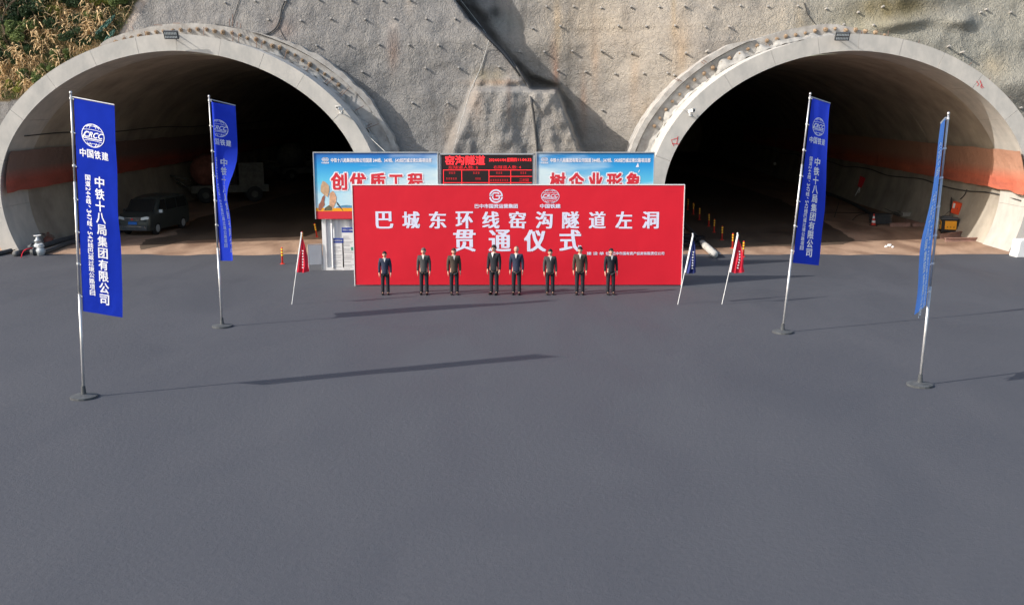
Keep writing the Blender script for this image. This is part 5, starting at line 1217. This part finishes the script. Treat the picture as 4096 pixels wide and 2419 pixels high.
# ------------------------------------------------------------------ vegetation on the bank at the upper left
def leafmesh(mb, c, rad, n, ls, flat=.5, up=False):
    for _ in range(n):
        while True:
            p = Vector((random.uniform(-1, 1), random.uniform(-1, 1), random.uniform(-1, 1)))
            if p.length < 1: break
        if p.length > .01 and random.random() < .6: p = p.normalized() * (.75 + .25 * random.random())
        q = c + Vector((p.x * rad.x, p.y * rad.y, p.z * rad.z)); l = ls * random.uniform(.6, 1.3)
        a_ = Vector((random.gauss(0, 1), random.gauss(0, 1), random.gauss(0, .6))).normalized(); b_ = a_.cross(Vector((random.gauss(0, 1), random.gauss(0, 1), random.gauss(0, 1)))).normalized()
        mb.add([q - b_ * l * .28, q + a_ * l * .5 + Vector((0, 0, -.02)), q + b_ * l * .28, q - a_ * l * .5], [(0, 1, 2, 3)])
def shrub(px, py, sz, mt, label, dens=1.0, ls=.13, group='shrubs on the bank above the left tunnel'):
    p = on_slope(px, py, -.05); random.seed(int(px * 7 + py)); t = empty('shrub', p, 0, label, 'shrub', group); r_ = sz * .86
    m = MB()
    for k in range(6): a_ = random.uniform(0, 6.3); m.tube([(0, 0, 0), (.3 * r_ * math.cos(a_), -.25 * r_ + .2 * r_ * math.sin(a_), .5 * r_), (.6 * r_ * math.cos(a_), -.3 * r_ + .4 * r_ * math.sin(a_), 1.0 * r_)], [.025, .018, .008], 5)
    m.build('stem', M['bark'], t)
    m = MB()
    for k in range(int(9)):
        c = Vector((random.uniform(-.8, .8) * r_, random.uniform(-.55, .1) * r_, random.uniform(.1, .95) * r_)); rr_ = random.uniform(.22, .42) * r_
        leafmesh(m, c, Vector((rr_, rr_ * .9, rr_ * .8)), int(150 * dens), ls)
    m.build('foliage', M[mt], t)
random.seed(21)
SH = [(40, 60, 1.3, 'leaf2', 'dark evergreen shrub in the top left corner'), (150, 40, 1.2, 'leaf2', 'dark evergreen shrub right of the bare tree at the top edge'), (170, 110, 1.0, 'leaf2', 'dark shaded shrub in the hollow between straw and trees'),
      (100, 150, .9, 'leaf1', 'yellow green leafy shrub below the bare tree'), (40, 190, .9, 'leaf1', 'bright green shrub at the left edge, upper of two'), (20, 250, .8, 'leaf2', 'dark green shrub at the left edge above the straw'),
      (260, 20, .9, 'leaf1', 'green shrub at the top edge left of the dark one'), (320, 30, .8, 'leaf2', 'round dark green shrub at the top edge'), (400, 20, .6, 'leaf3', 'yellowish shrub at the top edge'), (500, 18, .7, 'leaf1', 'green shrub at the top beside the shotcrete edge'),
      (205, 85, .7, 'leaf3', 'small yellow green shrub above the straw patch'), (300, 100, .5, 'leaf2', 'small dark shrub in the middle of the straw bank'), (285, 165, .75, 'leaf2', 'low dark shrub just above the ring, left of the net'),
      (390, 165, .5, 'leaf2', 'small dark shrub between the green nets'), (375, 80, .5, 'leaf1', 'small green shrub above the green nets'), (245, 235, .5, 'leaf1', 'small green shrub on the rim of the ring, right one'), (195, 290, .5, 'leaf1', 'small green shrub on the rim of the ring, middle one'),
      (130, 330, .6, 'leaf1', 'green shrub on the rim of the ring, lower left one'), (60, 360, .5, 'leaf3', 'yellowish green tuft by the left edge above the ring'), (110, 215, .6, 'leaf2', 'dark shrub among the straw near the left edge'), (340, 190, .4, 'leaf2', 'low dark tuft touching the collar of the left tunnel'),
      (80, 100, .9, 'leaf2', 'deep green shrub behind the bare branches')]
for a_ in SH: shrub(*a_, ls=.15)
# bare tree
p = on_slope(25, 120); t = empty('bare_tree', p, 0, 'leafless grey branched tree in the top left corner', 'tree'); m = MB()
def branch(m, p, d, L, r, dep):
    q = p + d * L; m.tube([p, (p + q) / 2 + Vector((random.uniform(-.05, .05), 0, 0)), q], [r, r * .85, r * .65], 5)
    if dep: 
        for _ in range(3): branch(m, q, (d + Vector((random.uniform(-.6, .6), random.uniform(-.4, .3), random.uniform(-.25, .4)))).normalized(), L * .72, r * .6, dep - 1)
m2 = MB(); m2.tube([(0, 0, -.3), (0, -.35, .35)], [.09, .06], 8); m2.build('trunk', M['bark'], t)
for dx in (-.5, 0, .5): branch(m, Vector((0, -.35, .3)), Vector((dx, -.3, .9)).normalized(), .65, .035, 3)
m.build('branches', M['bark'], t)
# dry maize stalks: one mesh shape of each kind, then copies
def maize(seed, mt='straw'):
    random.seed(seed); m = MB(); h_ = 1.0; m.tube([(0, 0, 0), (.03, 0, .5), (.08, -.02, h_)], [.014, .011, .005], 5)
    for k in range(9):
        z = .1 + .1 * k; a_ = random.uniform(0, 6.3); L_ = random.uniform(.3, .5); d = Vector((math.cos(a_), math.sin(a_), 0)); s_ = Vector((-d.y, d.x, 0)) * .022; pts = [Vector((.05 * z, 0, z)) + d * L_ * u + Vector((0, 0, .28 * L_ * math.sin(u * 2.6) - .55 * L_ * u * u)) for u in (0, .33, .66, 1)]
        vs = []; 
        for i, q in enumerate(pts): ww = (1, 1.2, .9, .15)[i]; vs += [q - s_ * ww, q + s_ * ww]
        m.add(vs, [(0, 1, 3, 2), (2, 3, 5, 4), (4, 5, 7, 6)])
    return m
kinds = []
for k in range(4): mm = maize(30 + k); o = mm.build('leaves', M['straw']); kinds.append(o.data); bpy.data.objects.remove(o)
random.seed(44); cnt = 0; tries = 0
while cnt < 280 and tries < 6000:
    tries += 1; px, py = random.uniform(-10, 540), random.uniform(20, 400)
    bx = interp(VEG, py)
    if px > bx - 8: continue
    dens = max(.12, noise.noise(Vector((px * .012, py * .016, 4))) * 1.5 + (.75 if py > 120 else .15)) * (1 if not (px < 120 and py < 230) else .15) * (.5 if px > 420 else 1)
    if random.random() > dens: continue
    p = on_slope(px, py, .0); o = bpy.data.objects.new('maize_plant', random.choice(kinds)); COL.objects.link(o); o.location = p; s_ = random.uniform(.55, 1.0); o.scale = (s_ * 1.1, s_, s_)
    o.rotation_euler = (R(random.uniform(0, 35)), R(random.uniform(-25, 25)), random.uniform(0, 6.3)); cnt += 1
    tag(o, 'dry straw coloured maize stalk on the bank above the left tunnel', 'plant', 'dry maize stalks on the bank')
# ground cover: dry grass and weeds
m = MB(); m.mi = []; random.seed(77)
mats = [M['straw'], M['leaf1'], M['leaf2'], M['leaf3']]
for _ in range(26000):
    px, py = random.uniform(-40, 600), random.uniform(-60, 400); bx = interp(VEG, py)
    if px > bx + random.uniform(-20, 4): continue
    p = on_slope(px, py, .0) if False else None
    q = at_y(px, py, 48.0); y = slopeY(q.x, q.z); q = at_y(px, py, y)
    nn_ = noise.noise(Vector((q.x * .5, q.z * .6, 8))); m.cur = (0 if nn_ > -.05 else (1 if nn_ > -.25 else 2)) if random.random() < .8 else random.choice((0, 1, 2, 3))
    if px < 140 and py < 230 and random.random() < .8: m.cur = random.choice((1, 2, 2))
    L_ = random.uniform(.08, .24); d = Vector((random.gauss(0, .5), -random.random() * .8, .9)).normalized(); s_ = Vector((random.gauss(0, 1), random.gauss(0, .4), 0)).normalized() * random.uniform(.008, .02)
    m.add([q - s_, q + s_, q + d * L_ + Vector((0, 0, -.25 * L_))], [(0, 1, 2)])
tag(m.build('dry_grass', mats), 'dry grass and weeds covering the bank at the upper left', 'grass', kind='stuff')
# green plant-protection nets
for (pts, lb) in ((((380, 130), (405, 105), (440, 70), (462, 55), (450, 85), (425, 110), (400, 130), (385, 142)), 'upper strip of green netting on the bank'), (((410, 170), (430, 140), (455, 115), (463, 125), (448, 145), (425, 165)), 'lower strip of green netting beside the shotcrete edge')):
    m = MB(); vs = []; n = len(pts) // 2; A_ = pts[:n]; B_ = pts[n:][::-1]; N_ = 24; K = 8; P_ = []
    for i in range(N_ + 1):
        t_ = i / N_ * (n - 1); k = min(n - 2, int(t_)); u = t_ - k; a_ = (lerp(A_[k][0], A_[k + 1][0], u), lerp(A_[k][1], A_[k + 1][1], u)); kb = min(len(B_) - 2, k); b_ = (lerp(B_[kb][0], B_[kb + 1][0], u), lerp(B_[kb][1], B_[kb + 1][1], u))
        for j in range(K + 1):
            q = on_slope(lerp(a_[0], b_[0], j / K), lerp(a_[1], b_[1], j / K), .35 + .12 * noise.noise(Vector((i * .5, j * .6, 1)))); vs.append(q)
    fs = [(i * (K + 1) + j, (i + 1) * (K + 1) + j, (i + 1) * (K + 1) + j + 1, i * (K + 1) + j + 1) for i in range(N_) for j in range(K)]
    m.add(vs, fs); tag(m.build('garden_net', M['net'], smooth=True), lb, 'net', 'green nets on the bank')
